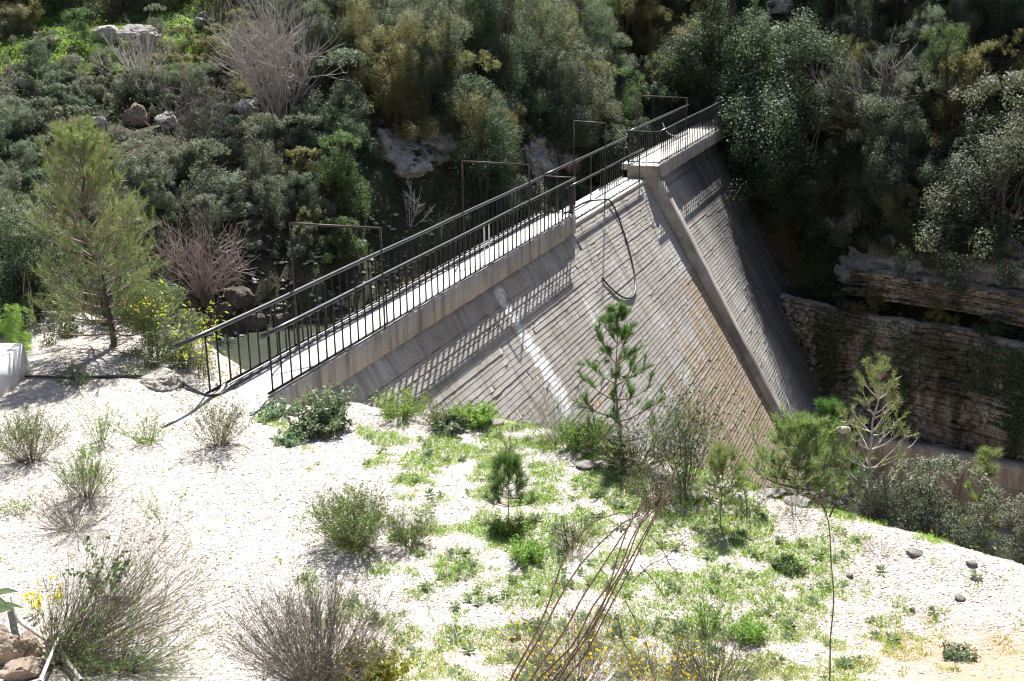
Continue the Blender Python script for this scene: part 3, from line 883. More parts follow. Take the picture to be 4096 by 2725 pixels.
# rock outcrops showing between the trees: stepped beds of rock breaking through the slope
def outcrop(label, x, y, w, h, mat, seed, A=.7):
    nx, ny = 34, 30
    V = np.zeros((ny, nx, 3)); rr = random.Random(seed)
    lay = {}
    for j in range(ny):
        for i in range(nx):
            u, v = i / (nx - 1) * 2 - 1, j / (ny - 1) * 2 - 1
            p = hit(x + u * w * .62, y - h * .5 + v * h * .62, 'hill')
            if p is None: return None
            q = p[2] / .24 + 1.2 * fbm(p[0] * .6, p[1] * .6, seed, 3)
            l = int(math.floor(q)); lay.setdefault(l, rr.uniform(-.28, .28))
            blk = math.floor(p[0] * 1.4 + l * .37 + .4 * fbm(p[0], l, seed, 2)); bo = (math.sin(blk * 12.9898 + l * 78.233 + seed) * 43758.5453) % 1 - .5
            mask = 1.05 - (u * u + v * v) * 1.15 + .9 * fbm(p[0] * .7 + seed, p[1] * .7, p[2] * .7, 4)
            dsp = A * min(mask, .8) + (lay[l] + bo * .3) * min(1, max(0, mask + .3)) + .14 * fbm(p[0] * 3, p[1] * 3, p[2] * 3, 4) - .12
            dv = CAM - p; dv[2] *= .2; dv /= np.linalg.norm(dv)
            V[j, i] = p + dv * dsp + np.array([0, 0, .1 * dsp])
    idx = np.arange(nx * ny).reshape(ny, nx)
    Q = np.stack([idx[:-1, :-1], idx[1:, :-1], idx[1:, 1:], idx[:-1, 1:]], -1).reshape(-1, 4)
    return tag(obj('rock_outcrop', mesh_data('rock_outcrop', V.reshape(-1, 3), [Q]), mat), label, 'rock')
for k, (x, y, w, h, lab) in enumerate([(1640, 715, 260, 210, 'shadowed rock outcrop under the trees behind the reservoir'), (1750, 600, 180, 150, 'pale rock face above the shadowed outcrop'),
                                  (2175, 720, 150, 190, 'pale rock outcrop behind the cross railing'), (2280, 700, 110, 130, 'pinkish rock beside the pale outcrop behind the railing'),
                                  (3070, 770, 240, 170, 'white rock ledge right of the dam crest end'), (3240, 840, 230, 170, 'white broken rock at the trees beside the far abutment'),
                                  (3360, 920, 190, 190, 'lower white rock with a red-brown foot'), (2960, 700, 120, 200, 'brown rock where the crest meets the bank')]):
    outcrop(lab, x, y, w, h, M['rock_white'] if k in (4, 5, 6) else (M['rock_red'] if k in (3, 7) else M['rock']), 3 * k + 1)

# stratified cliff: every bed is a course of rough blocks set forward or back
cliff = tag(thing('cliff', 'layered limestone cliff below the trees', 'cliff'))
def cliff_pt(u):
    A = np.array([(10.6, 49.2), (12.6, 46.6), (15.4, 44.4), (18.0, 41.8), (20.4, 38.9), (24.5, 34)]); s = np.concatenate([[0], np.cumsum(np.linalg.norm(np.diff(A, axis=0), axis=1))])
    x, y = np.interp(u, s, A[:, 0]), np.interp(u, s, A[:, 1])
    d = np.array([np.interp(u + .3, s, A[:, 0]) - np.interp(u - .3, s, A[:, 0]), np.interp(u + .3, s, A[:, 1]) - np.interp(u - .3, s, A[:, 1])]); d /= np.linalg.norm(d)
    return np.array([x, y]), np.array([d[1], -d[0]])
def bed(z0, z1, u0, u1, base, seed, over=0.0):
    rng = np.random.default_rng(seed)
    us, offs = [], []
    u = u0
    while u < u1:
        w = rng.uniform(.10, .5) * (1 + (z0 - z1) * 2)
        o = rng.normal() * .032 - (rng.uniform(.1, .3) if rng.random() < .08 else 0)
        us += [u + .004, u + .012, u + w * .5, u + w - .012, u + w - .004]; offs += [o - .12, o, o + rng.normal() * .025, o + rng.normal() * .02, o - .12]
        u += w
    n = len(us); V = []
    zt = np.array([z0 + .09 * fbm(u * .5, z0 * .7, 0) + .03 * fbm(u * 2.2, z0 * 5, 1) for u in us]); zb = np.array([z1 + .09 * fbm(u * .5, z1 * .7, 0) + .03 * fbm(u * 2.2, z1 * 5, 1) for u in us])
    rows = [(0.0, -.6), (.02, -.015), (.5, .0), (.93, -.02), (.95, -.6)]
    for f, dd in rows:
        for u, o, a, b in zip(us, offs, zt, zb):
            p, nn = cliff_pt(u)
            f3 = fbm(u * 1.3, seed * 3.3, f * 2, 4) * .07 + .3 * fbm(u * .3, (z0) * .4, 4.4, 3)
            q = p + nn * (base + o + dd + f3 + over * (1 - f))
            V.append((q[0], q[1], a + (b - a) * f))
    idx = np.arange(len(V)).reshape(len(rows), n)
    Q = np.stack([idx[:-1, :-1], idx[1:, :-1], idx[1:, 1:], idx[:-1, 1:]], -1).reshape(-1, 4)
    return mesh_data('rock_bed', np.array(V), [Q])
rng = np.random.default_rng(21)
z, k = -6.6, 0
while z > -12.9:
    h = rng.uniform(.045, .17) * (1.6 if rng.random() < .12 else 1)
    obj('rock_bed', bed(z, z - h, .6, 15.5, rng.normal() * .03 - (.14 if rng.random() < .1 else 0) + (.25 if z < -11 else 0), 100 + k), M['rock_cliff'], cliff); z -= h; k += 1
z = -5.0
while z > -6.1:
    h = rng.uniform(.05, .12)
    obj('rock_bed', bed(z, z - h, rng.uniform(3.6, 5.0), 15.5, -1.2 + (z + 6) * .2 + rng.normal() * .10, 200 + k), M['rock_cliff'], cliff); k += 1; z -= h
for k, (x, y, w, h, lab) in enumerate([(3540, 1150, 330, 190, 'pale massive limestone band above the layered cliff, nearest the dam'), (3760, 1160, 330, 200, 'pale massive limestone band over the middle of the cliff'), (3990, 1170, 330, 200, 'pale limestone band at the right picture edge')]):
    outcrop(lab, x, y, w, h, M['rock_white'], 31 + k, .75)

# loose stones on the bank of the reservoir and on the terrace
def scatter_stones(name, pts, smin, smax, mat, seed, label, cat=None):
    rng = np.random.default_rng(seed)
    oct_ = np.array([(1, 0, 0), (0, 1, 0), (-1, 0, 0), (0, -1, 0), (0, 0, 1), (0, 0, -1), ], float)
    T = np.array([(0, 1, 4), (1, 2, 4), (2, 3, 4), (3, 0, 4), (1, 0, 5), (2, 1, 5), (3, 2, 5), (0, 3, 5)])
    n = len(pts)
    s = rng.uniform(0, 1, n) ** 2.5 * (smax - smin) + smin
    a = rng.uniform(0, 2 * np.pi, n); ca, sa = np.cos(a), np.sin(a)
    V = oct_[None] * (1 + rng.normal(size=(n, 6, 1)) * .2) + rng.normal(size=(n, 6, 3)) * .22
    V = V * np.stack([rng.uniform(.7, 1.3, n), rng.uniform(.6, 1.0, n), rng.uniform(.22, .5, n)], -1)[:, None, :] * s[:, None, None]
    V = np.stack([V[..., 0] * ca[:, None] - V[..., 1] * sa[:, None], V[..., 0] * sa[:, None] + V[..., 1] * ca[:, None], V[..., 2]], -1)
    V = V + pts[:, None, :]
    F = (T[None] + (np.arange(n) * 6)[:, None, None]).reshape(-1, 3)
    return tag(obj(name, mesh_data(name, V.reshape(-1, 3), [F]), mat), label, cat, kind='stuff')
def pebble_mat():
    mt, nt, out = new_mat('gravel_stones'); g = NT(nt)
    r = g.n("ShaderNodeNewGeometry").outputs["Random Per Island"]
    c = g.ramp(r, [(0, (.27, .245, .225)), (.25, (.38, .36, .335)), (.5, (.46, .445, .425)), (.72, (.42, .38, .35)), (.9, (.37, .30, .255)), (1, (.52, .505, .49))])
    xyz = g.n("ShaderNodeSeparateXYZ"); g.l(g.obj(), xyz.inputs[0])
    g.princ(out, c, .9, None, .15)
    return mt
M['pebble'] = pebble_mat()
def terrace_points(n, seed, y0=8.2, y1=23, x0=-9.5, x1=7.5, inside=.1):
    rng = np.random.default_rng(seed)
    X, Y = rng.uniform(x0, x1, n * 3), rng.uniform(y0, y1, n * 3)
    px, py, _ = project(np.stack([X, Y, np.zeros_like(X)], -1))
    ok = (edge_dist(X, Y) < inside) & (px > -150) & (px < 4250) & (py < 2900) & (py > 1200)
    X, Y = X[ok][:n], Y[ok][:n]
    return X, Y, rng
# bilinear lookup of the ground mesh height
GX, GY, GZ = xs, ys, GV[:, 2].reshape(len(ys), len(xs))
def gz(X, Y):
    i = np.clip(np.searchsorted(GX, X) - 1, 0, len(GX) - 2); j = np.clip(np.searchsorted(GY, Y) - 1, 0, len(GY) - 2)
    tx = (X - GX[i]) / (GX[i + 1] - GX[i]); ty = (Y - GY[j]) / (GY[j + 1] - GY[j])
    return GZ[j, i] * (1 - tx) * (1 - ty) + GZ[j, i + 1] * tx * (1 - ty) + GZ[j + 1, i] * (1 - tx) * ty + GZ[j + 1, i + 1] * tx * ty
X, Y, _r = terrace_points(85000, 3, inside=.35)
scatter_stones('gravel', np.stack([X, Y, gz(X, Y) + .001], -1), .006, .022, M['pebble'], 4, 'white and pinkish limestone gravel covering the terrace')
rng = np.random.default_rng(12)
bx, by = rng.uniform(-9.5, 3, 3000), rng.uniform(29.5, 38, 3000)
bp = []
for x, y in zip(bx, by):
    zz = drop(x, y, 'hill')
    if zz is not None and -3.1 < zz < -.6: bp.append((x, y, zz + .02))
scatter_stones('bank_rubble', np.array(bp), .03, .17, M['rock'], 5, 'loose pale rubble on the dark reservoir bank')
for k, (x, y, w, h, lab) in enumerate([(2490, 1868, 90, 40, 'white stone at the bush foot below the young pine'), (2345, 1872, 75, 30, 'flat white stone lying in bright grass'), (2410, 1872, 60, 26, 'pinkish flat stone between two white stones'),
                                  (2290, 1795, 50, 24, 'small white stone at the upper grass edge'), (2640, 1925, 60, 30, 'white stone beside the thorny canes tips'), (3090, 1985, 110, 32, 'long white ledge stone at the terrace rim'),
                                  (3190, 2022, 90, 36, 'pale stone on the rim below the pines'), (3660, 2220, 60, 26, 'whitish stone on the bare right-hand gravel'), (3890, 2262, 40, 20, 'small tan stone near the rim shrubs'),
                                  (3400, 2308, 26, 18, 'grey stone on the right-hand gravel slope'), (3650, 2445, 26, 18, 'dark stone in the lower right gravel'), (3840, 2400, 34, 22, 'tan stone in the lower right gravel'),
                                  (2060, 2560, 44, 34, 'dark stone beside the yellow flowers'), (1640, 2600, 36, 20, 'white stone left of the pale dry stems'), (1990, 1700, 60, 22, 'pale stone on the rim of the upper grass'), (2170, 1710, 90, 26, 'long pale stone on the rim beneath white twigs')]):
    put_rock('stone', lab, x, y, w, h, M['rock_white'] if 'dark' not in lab else M['rock'], k + 3, PEB, .35, None, 'stone', .9, 'ground')
put_rock('boulder', 'big white rock beside the hose at the water side', 650, 1545, 190, 62, M['rock_white'], 2, ROCKB, .5, None, 'rock', .8, 'ground')
put_rock('boulder', 'broad white rim rock below the glossy shrub', 3900, 2180, 260, 60, M['rock_white'], 1, ROCKB, .45, None, 'rock', .5, 'ground')
put_rock('boulder', 'flat pale rim rock in front of the tallest right pine', 3480, 2065, 260, 46, M['rock_white'], 0, ROCKB, .45, None, 'rock', .5, 'ground')
for k, (x, y, w, h, lab, mt) in enumerate([(30, 2655, 130, 110, 'large orange-tan rock in the bottom left corner', 'rock_orange'), (115, 2625, 110, 80, 'pinkish rock behind the driftwood', 'rock_orange'), (75, 2720, 130, 70, 'yellow-brown rock at the bottom edge', 'rock_orange'),
                                      (228, 2655, 66, 120, 'upright pale fluted rock beside the driftwood', 'rock_white'), (150, 2695, 90, 60, 'orange rock between the yellow-brown and the upright rock', 'rock_orange'), (15, 2560, 60, 50, 'pale orange rock under the broad leaves', 'rock_orange')]):
    put_rock('rock', lab, x, y, w, h, M[mt], k + 1, ROCKB, .15, None, 'rock', .8, 'ground')

# ------------------------------------------------------------------ plants
def crown_data(seed, rx, ry, rz, nclump, nleaf, L, W, up=.6, sprays=6, fill=.5):
    rng = np.random.default_rng(seed)
    nl_ = rng.integers(4, 8)
    lb = rng.normal(size=(nl_, 3)) * [.42, .42, .36]; lb[0] *= .3; lb[:, 2] = np.clip(lb[:, 2], -.45, .7)
    lr = rng.uniform(.32, .62, nl_)
    li = rng.choice(nl_, nclump, p=lr ** 2 / (lr ** 2).sum())
    d = unit(rng.normal(size=(nclump, 3)))
    cc = (lb[li] + d * (lr[li] * rng.uniform(.3, 1, nclump) ** fill)[:, None]) * np.array([rx, ry, rz])
    low_ = rng.random(nclump) < .16
    cc[low_] = np.stack([rng.normal(size=low_.sum()) * rx * .55, rng.normal(size=low_.sum()) * ry * .55, np.full(low_.sum(), -rz * .62)], -1)
    cr = rng.uniform(.10, .27, nclump) * (rx + ry + rz) / 3
    if sprays:
        a = rng.uniform(0, 6.28, sprays); r = rng.uniform(.1, .75, sprays)
        sp = np.stack([np.cos(a) * r * rx, np.sin(a) * r * ry, rz * (1.02 - .45 * r ** 2) + rng.uniform(0, .12, sprays) * rz], -1)
        cc = np.concatenate([cc, sp]); cr = np.concatenate([cr, rng.uniform(.07, .13, sprays) * (rx + ry + rz) / 3])
    w = cr ** 2; w /= w.sum()
    k = rng.choice(len(cc), nleaf, p=w)
    dv = unit(rng.normal(size=(nleaf, 3)))
    rr = cr[k] * rng.uniform(.05, 1, nleaf) ** .45 * (1 + .25 * (rng.random(nleaf) < .12))
    C = cc[k] + dv * rr[:, None] * np.array([1, 1, 1.12])
    nr = dv * .85 + rng.normal(size=(nleaf, 3)) * .42 + np.array([0, 0, up * .8])
    C[:, 2] = C[:, 2] + rz * .78; C[:, 2] = np.where(C[:, 2] < .03, .03 + np.abs(C[:, 2]) * .3, C[:, 2])
    V, Q = leaves(rng, C, nr, L * rng.uniform(.65, 1.3, nleaf), W * rng.uniform(.7, 1.25, nleaf))
    cc[:, 2] = np.maximum(cc[:, 2] + rz * .78, .15)
    return V, Q, cc
def trunk_data(seed, cc, r0, n=9):
    rng = np.random.default_rng(seed)
    mb = MB()
    ids = rng.choice(len(cc), min(n, len(cc)), replace=False)
    base = np.array([0, 0, -.25])
    for i in ids:
        e = cc[i]; mid = base * .5 + e * .5 + rng.normal(size=3) * .12 * np.linalg.norm(e); mid[:2] *= .6
        P = catmull([base + rng.normal(size=3) * [.06, .06, 0], mid, e], 4)
        tube(mb, P, np.linspace(r0, r0 * .25, len(P)), 5, False)
    return mb
VAR = []   # (name, crown mesh, trunk mesh, height, width)
def variant(kind, seed, rx, ry, rz, nc, nl, L, W, up=.6, sprays=8, r0=.07, fill=.5):
    V, Q, cc = crown_data(seed, rx, ry, rz, nc, nl, L, W, up, sprays, fill)
    VAR.append((kind, mesh_data('crown', V, [Q]), trunk_data(seed, cc, r0).mesh('trunk'), 2 * rz, rx + ry))
for k in range(6): variant('tree', 10 + k, 1.7, 1.6, 1.9, 120, 34000, .058, .034, .7, 26, .05)
for k in range(3): variant('tall', 20 + k, 1.2, 1.2, 2.3, 100, 23000, .058, .034, .6, 26, .045)
for k in range(5): variant('bush', 30 + k, 1.15, 1.05, .85, 70, 15000, .052, .031, .7, 30, .02)
for k in range(2): variant('bramble', 40 + k, 1.2, 1.1, .65, 44, 8500, .07, .040, .9, 30, .012, .75)
for k in range(3): variant('loose', 46 + k, 1.3, 1.2, 1.4, 60, 9500, .068, .036, .5, 44, .03, .7)
def var_of(kind): return [v for v in VAR if v[0] == kind]

def twig_mesh(seed, h, w, stems, subs, subs2, r, droop=.15, lean=(0, 0), base_r=.06, K=5):
    """a bare or leafy shrub's wood: returns verts, quads and the twig tips (pos, dir)"""
    rng = np.random.default_rng(seed)
    a = rng.uniform(0, 2 * np.pi, stems); rad = np.sqrt(rng.random(stems))
    hd = np.stack([np.cos(a) * rad * w * .5 + lean[0], np.sin(a) * rad * w * .5 + lean[1], h * (1 - .35 * rad ** 2) * rng.uniform(.65, 1.05, stems)], -1)
    st = np.stack([np.cos(a) * rad * base_r, np.sin(a) * rad * base_r, np.full(stems, -.03)], -1)
    P = grow(rng, st, hd * [1.0, 1.0, .85], np.linalg.norm(hd, axis=1), K, (0, 0, .3), .10)
    mb = MB()
    V, Q = tubes(P, np.linspace(r, r * .35, K)[None] * rng.uniform(.6, 1.2, (stems, 1)), 3); mb.add(V, Q)
    tips = []
    allP = [P]
    if subs:
        i = rng.integers(0, stems, subs); t = rng.uniform(.25, .97, subs)
        s0, dr = along(P, i, t)
        dd = dr + rng.normal(size=(subs, 3)) * .55
        P2 = grow(rng, s0, dd, rng.uniform(.15, .42, subs) * h, 4, (0, 0, .3), .12)
        V, Q = tubes(P2, np.linspace(r * .5, r * .22, 4)[None] * np.ones((subs, 1)), 3); mb.add(V, Q); allP.append(P2)
        if subs2:
            i = rng.integers(0, subs, subs2); t = rng.uniform(.3, .97, subs2)
            s0, dr = along(P2, i, t)
            P3 = grow(rng, s0, dr + rng.normal(size=(subs2, 3)) * .6, rng.uniform(.06, .2, subs2) * h, 3, (0, 0, .2), .1)
            V, Q = tubes(P3, np.linspace(r * .3, r * .16, 3)[None] * np.ones((subs2, 1)), 3); mb.add(V, Q); allP.append(P3)
    return mb, allP, rng
def leaf_on(rng, allP, n, L, W, lo=.15, hi=1.0, zmax=None, up=.4):
    """leaves sitting on twigs"""
    C, D = [], []
    wts = np.array([P.shape[0] * np.linalg.norm(P[:, -1] - P[:, 0], axis=1).mean() for P in allP]); wts = wts / wts.sum()
    for P, wt in zip(allP, wts):
        m_ = int(n * wt)
        if m_ == 0: continue
        i = rng.integers(0, P.shape[0], m_); t = rng.uniform(lo, hi, m_)
        c, d = along(P, i, t); C.append(c + rng.normal(size=(m_, 3)) * L * .35); D.append(d)
    C, D = np.concatenate(C), np.concatenate(D)
    return leaves(rng, C, rng.normal(size=C.shape) * .7 + np.array([0, 0, up]), L * rng.uniform(.6, 1.3, len(C)), W * rng.uniform(.7, 1.2, len(C)))

def place_ground(x, y, which='ground'):
    return hit(x, y, which)
def shrub(name, label, cat, x, y, wpx, hpx, stems, subs, subs2, nleaf, leafmat, twigmat, L=.03, W=.012, r=.0035, seed=0, lean=(0, 0), lo=.15, hi=1.0, at=None, flowers=0, group=None, leaf_name='leaves', base_r=.08, top=None):
    p = np.array(at) if at is not None else place_ground(x, y)
    k = np.linalg.norm(p - CAM) / FPX
    h, w = hpx * k * 1.05, wpx * k * 1.08
    nleaf, r, L, W = int(nleaf * 2.4), r * .92, L * 1.15, W * 1.3
    stems, subs, subs2 = int(stems * 1.25), int(subs * 1.7), int(subs2 * 2.0)
    if top: top = int(top * 1.8)
    t = thing(name, label, cat, tuple(p), 0, group)
    mb, allP, rng = twig_mesh(seed + 7, h, w, stems, subs, subs2, r, lean=(lean[0] * k, lean[1] * k), base_r=base_r)
    obj('twigs', mb.mesh('twigs'), twigmat, t)
    if nleaf:
        V, Q = leaf_on(rng, allP, nleaf, L, W, lo, hi)
        obj(leaf_name, mesh_data(leaf_name, V, [Q]), leafmat, t)
    if top:  # a second, denser tuft of leaves in the upper part
        V, Q = leaf_on(rng, allP, top, L * .8, W, .75, 1.0)
        obj('new_growth', mesh_data('new_growth', V, [Q]), M['leaf_bright'], t)
    if flowers:
        V, Q = leaf_on(rng, allP[:2], flowers * 2, .036, .030, .5, 1.0, up=.2)
        V2, Q2 = leaf_on(rng, allP[:2], flowers, .024, .02, .5, 1.0, up=-.2)
        mbf = MB(); mbf.add(V, Q); mbf.add(V2, Q2)
        tag(obj('flowers', mbf.mesh('flowers'), M['petal'], t), kind='stuff')
    return t

# ---- pines
def pine(label, p, H, Wd, seed, whorls=9, per=5, shoots=7, need=46, nl=.10, mat='needle', bark='bark', low=.12, sparse=0.0, lean=(0, 0), cones=0, nw=.0045, shape=.75, rtr=.02):
    rng = np.random.default_rng(seed)
    t = thing('pine_tree', label, 'pine', tuple(p))
    K = 12
    zt = np.linspace(-.15, H, K)
    tr = np.stack([np.cumsum(rng.normal(size=K)) * .008 * H + lean[0] * (zt / H) ** 2, np.cumsum(rng.normal(size=K)) * .008 * H + lean[1] * (zt / H) ** 2, zt], -1); tr[:2, :2] = 0
    trm = MB(); tube(trm, catmull(tr, 3), np.linspace(rtr * H, rtr * .14 * H, (K - 1) * 3 + 1), 7, False)
    obj('trunk', trm.mesh('trunk', True), M[bark], t)
    B, BR, S_, SD, SL = [], [], [], [], []
    hs = np.linspace(low, .93, whorls)
    st, dr, ln = [], [], []
    for q, f in enumerate(hs):
        a0 = rng.uniform(0, 6.28)
        for b in range(per):
            a = a0 + b * 6.28 / per + rng.normal() * .2
            l = Wd * .5 * ((1 - f) ** shape * 1.02 + .05) * rng.uniform(.72, 1.12)
            el = -.02 + .85 * f ** 1.3 + rng.normal() * .12
            st.append([np.interp(f * H, zt, tr[:, 0]), np.interp(f * H, zt, tr[:, 1]), f * H + rng.normal() * .03 * H / whorls * 2])
            dr.append([math.cos(a) * math.cos(el), math.sin(a) * math.cos(el), math.sin(el)]); ln.append(l * 1.08 + .06)
    st, dr, ln = np.array(st), np.array(dr), np.array(ln)
    P = grow(rng, st, dr, ln, 6, (0, 0, .5), .07)
    wood = MB(); V, Q = tubes(P, np.linspace(1, .3, 6)[None] * (ln * .014 + .004)[:, None], 4); wood.add(V, Q)
    nb = len(P)
    i = np.repeat(np.arange(nb), shoots); tt = rng.uniform(.28, .98, len(i))
    s0, d0 = along(P, i, tt)
    P2 = grow(rng, s0, d0 * .7 + rng.normal(size=s0.shape) * .5 + [0, 0, .35], np.maximum(ln[i] * rng.uniform(.18, .4, len(i)), .10), 5, (0, 0, .5), .08)
    V, Q = tubes(P2, np.linspace(.0055, .003, 5)[None] * np.ones((len(P2), 1)), 3); wood.add(V, Q)
    obj('branches', wood.mesh('branches'), M[bark if bark != 'bark_dark' else 'bark'], t)
    # needle tufts on the outer part of each shoot, branch and the leader
    tips = [P2, P[:, 2:, :]]
    keep = rng.random(len(P2)) >= sparse
    C, D = [], []
    for PP, lo, cnt, kp in ((P2, .35, need, keep), (P[:, 3:, :], .3, need, np.ones(nb, bool))):
        ids = np.repeat(np.nonzero(kp)[0], cnt)
        c, d = along(PP, ids, rng.uniform(lo, 1, len(ids)))
        C.append(c); D.append(d)
    c, d = along(tr[None, -3:, :], np.zeros(need * 4, int), rng.uniform(.2, 1, need * 4)); C.append(c); D.append(d)
    C, D = np.concatenate(C), np.concatenate(D)
    dirs = unit(D * .8 + unit(rng.normal(size=D.shape)) * .75 + [0, 0, .12])
    L = nl * rng.uniform(.7, 1.15, len(C))
    sd = unit(np.cross(dirs, rng.normal(size=D.shape))) * nw
    tip = C + dirs * L[:, None] - np.array([0, 0, .12]) * (L ** 2)[:, None]
    V = np.stack([C - sd, C + sd, tip], 1).reshape(-1, 3)
    obj('needles', mesh_data('needles', V, [np.arange(len(V)).reshape(-1, 3)]), M[mat], t)
    if cones:
        cm = tube(MB(), [(0, 0, 0), (0, 0, -.03), (0, .01, -.09)], [.012, .028, .006], 6).mesh('cone')
        for e in rng.choice(len(P2), cones): obj('cone', cm, M['bark_dark'], t, tuple(P2[e, 1]))
    return t, P, P2
pb = hit(432, 1385, 'ground')
_, _, _ = pine('tall young pine with bushy pale green crown left of the water', pb + [.12, 0, 0], 3.9, 2.55, 3, 15, 6, 12, 30, .14, 'needle', 'bark_dark', .07, .03, (-.25, 0), 14, .0036, .42, .017)
p = hit(2515, 1815, 'ground')
pine('slim young pine standing before the dam face', p + [0, .35, -.2], 2.15, 1.7, 8, 7, 4, 6, 56, .115, 'needle_deep', 'bark', .12, .05, (-.1, 0), 0, .0035, .8, .011)
pr = np.array([4.85, 14.6]); zz = float(gz(pr[:1], pr[1:2])[0])
_, PB, _ = pine('sparse tall pine with bare grey branches at the right rim', (pr[0], pr[1], zz), 1.62 - zz, 1.75, 15, 9, 5, 7, 34, .09, 'needle', 'bark_pale', .16, .55, (-.06, 0), 8, .0032, .7, .012)
nst = PB[len(PB) // 2 + 2, -2] + np.array([pr[0], pr[1], zz])
p2 = np.array([3.85, 14.75]); z2 = float(gz(p2[:1], p2[1:2])[0])
pine('low bushy pine left of the sparse tall pine', (p2[0], p2[1], z2), .62 - z2, 1.6, 19, 8, 6, 8, 44, .12, 'needle', 'bark', .1, 0, (0, 0), 0, .0035, .5, .012)
p2 = np.array([4.4, 15.4]); z2 = float(gz(p2[:1], p2[1:2])[0])
pine('green pine tucked behind the sparse tall pine', (p2[0], p2[1], z2), .75 - z2, 1.3, 23, 8, 5, 7, 44, .12, 'needle_deep', 'bark', .1, 0, (0, 0), 0, .0035, .6, .012)
p = hit(2875, 2085, 'ground'); pine('knee-high pine seedling in the grass below the dam toe', p, .84, .6, 27, 6, 4, 4, 24, .16, 'needle', 'bark', .3, 0, (0, 0), 0, .0028, .5, .012)
p = hit(2035, 2075, 'ground'); pine('small dark pine seedling on the middle of the terrace', p, .74, .5, 31, 6, 4, 4, 34, .15, 'needle_deep', 'bark', .25, 0, (-.02, 0), 0, .0028, .5, .012)
p2 = np.array([6.1, 14.2]); z2 = float(gz(p2[:1], p2[1:2])[0])
pine('pine tip rising above the glossy shrub by the retaining wall', (p2[0], p2[1], z2), .62 - z2, .7, 33, 6, 4, 4, 40, .11, 'needle', 'bark', .3, 0, (0, 0), 0, .003, .6, .012)
# old nest / silk bag on a branch
o = obj('nest', PEB[1], M['straw']); o.scale = (.12, .07, .07); o.location = tuple(nst); tag(o, 'pale silk nest caught on a branch of the sparse pine', 'nest')

# ---- shrubs on the terrace
S = shrub
S('shrub', 'wide green and brown mound shrub at the left picture edge', 'shrub', 125, 1850, 270, 200, 90, 200, 300, 3400, M['leaf_olive'], M['twig_brown'], .022, .007, .003, 1, top=1400)
S('shrub', 'thin twiggy sprig, nearest the mound shrub in the upper gravel', 'shrub', 400, 1775, 180, 170, 26, 50, 40, 350, M['leaf_bright'], M['twig_brown'], .03, .010, .003, 2, hi=.6)
S('shrub', 'low twiggy sprig in the upper gravel, middle of three', 'shrub', 590, 1770, 190, 130, 34, 60, 60, 420, M['leaf_bright'], M['twig_brown'], .03, .010, .003, 3, hi=.6)
S('shrub', 'dense twiggy shrub with green base before the dam abutment', 'shrub', 870, 1785, 240, 190, 60, 140, 160, 1100, M['leaf_olive'], M['twig_brown'], .03, .010, .003, 4)
S('shrub', 'round-topped shrub with pale green crown over dark twigs', 'shrub', 345, 1990, 190, 160, 80, 190, 260, 1300, M['leaf_olive'], M['twig_brown'], .02, .007, .003, 5, lo=.6, top=1800)
S('shrub', 'dark bare twig mass under the round-topped shrub', 'shrub', 300, 2120, 400, 180, 80, 220, 260, 350, M['leaf_olive'], M['twig_grey'], .025, .009, .0032, 6, hi=.5)
S('shrub', 'lone airy sprig on the white gravel', 'shrub', 655, 2085, 170, 150, 10, 26, 40, 260, M['leaf_bright'], M['twig_brown'], .022, .008, .0028, 7)
S('shrub', 'large round green shrub in the middle of the terrace', 'shrub', 1420, 2180, 330, 220, 110, 320, 420, 4200, M['leaf_olive'], M['twig_brown'], .028, .009, .003, 8, top=1500)
S('shrub', 'dark twiggy shrub beside the large round green shrub', 'shrub', 1640, 2180, 170, 150, 60, 150, 240, 1000, M['leaf_olive'], M['bark_dark'], .025, .008, .003, 9)
S('shrub', 'dark broom-like shrub right of the pine seedling', 'shrub', 2290, 2200, 140, 150, 60, 130, 120, 350, M['leaf_olive'], M['bark_dark'], .03, .006, .003, 10, lo=.5)
S('shrub', 'low bright green tuft below the pine seedling', 'shrub', 2110, 2240, 120, 90, 50, 60, 0, 900, M['leaf_bright'], M['twig_brown'], .035, .009, .0025, 11)
S('shrub', 'leafy tuft at the foot of the pine seedling', 'shrub', 2050, 2130, 130, 70, 40, 40, 0, 500, M['leaf_bright'], M['twig_brown'], .04, .014, .0025, 12)
S('shrub', 'spiky dark sprig in the lower right grass', 'shrub', 2830, 2520, 180, 200, 22, 30, 20, 260, M['leaf_bright'], M['bark_dark'], .035, .010, .0032, 13, hi=.5)
S('shrub', 'green tuft beside the spiky dark sprig', 'shrub', 2985, 2560, 110, 110, 50, 60, 0, 800, M['leaf_bright'], M['twig_brown'], .035, .009, .0025, 14)
S('shrub', 'thin dead twig tuft on the right gravel', 'shrub', 3520, 2215, 110, 70, 24, 50, 40, 0, None, M['twig_grey'], r=.0025, seed=15)
S('shrub', 'thin dead brushy sprig near the rim stones', 'shrub', 3180, 2060, 170, 110, 26, 60, 60, 100, M['leaf_olive'], M['twig_grey'], .02, .008, .0028, 16)
S('shrub', 'upright dark sprig before the mossy dam foot', 'shrub', 3000, 2050, 150, 150, 16, 40, 40, 300, M['leaf_mid'], M['bark_dark'], .025, .008, .0035, 17, hi=.55)
S('shrub', 'grey woolly rosette low at the right', 'shrub', 3830, 2640, 110, 45, 30, 20, 0, 500, M['leaf_thistle'], M['twig_grey'], .045, .014, .0025, 18)
S('shrub', 'bright green rosette in the right grass', 'shrub', 3150, 2270, 90, 45, 24, 0, 0, 380, M['leaf_mid'], M['twig_brown'], .05, .016, .0025, 19)
S('shrub', 'small dead sprig of stacked twigs mid terrace', 'shrub', 1830, 2255, 90, 40, 20, 40, 40, 0, None, M['bark_dark'], r=.0025, seed=20)
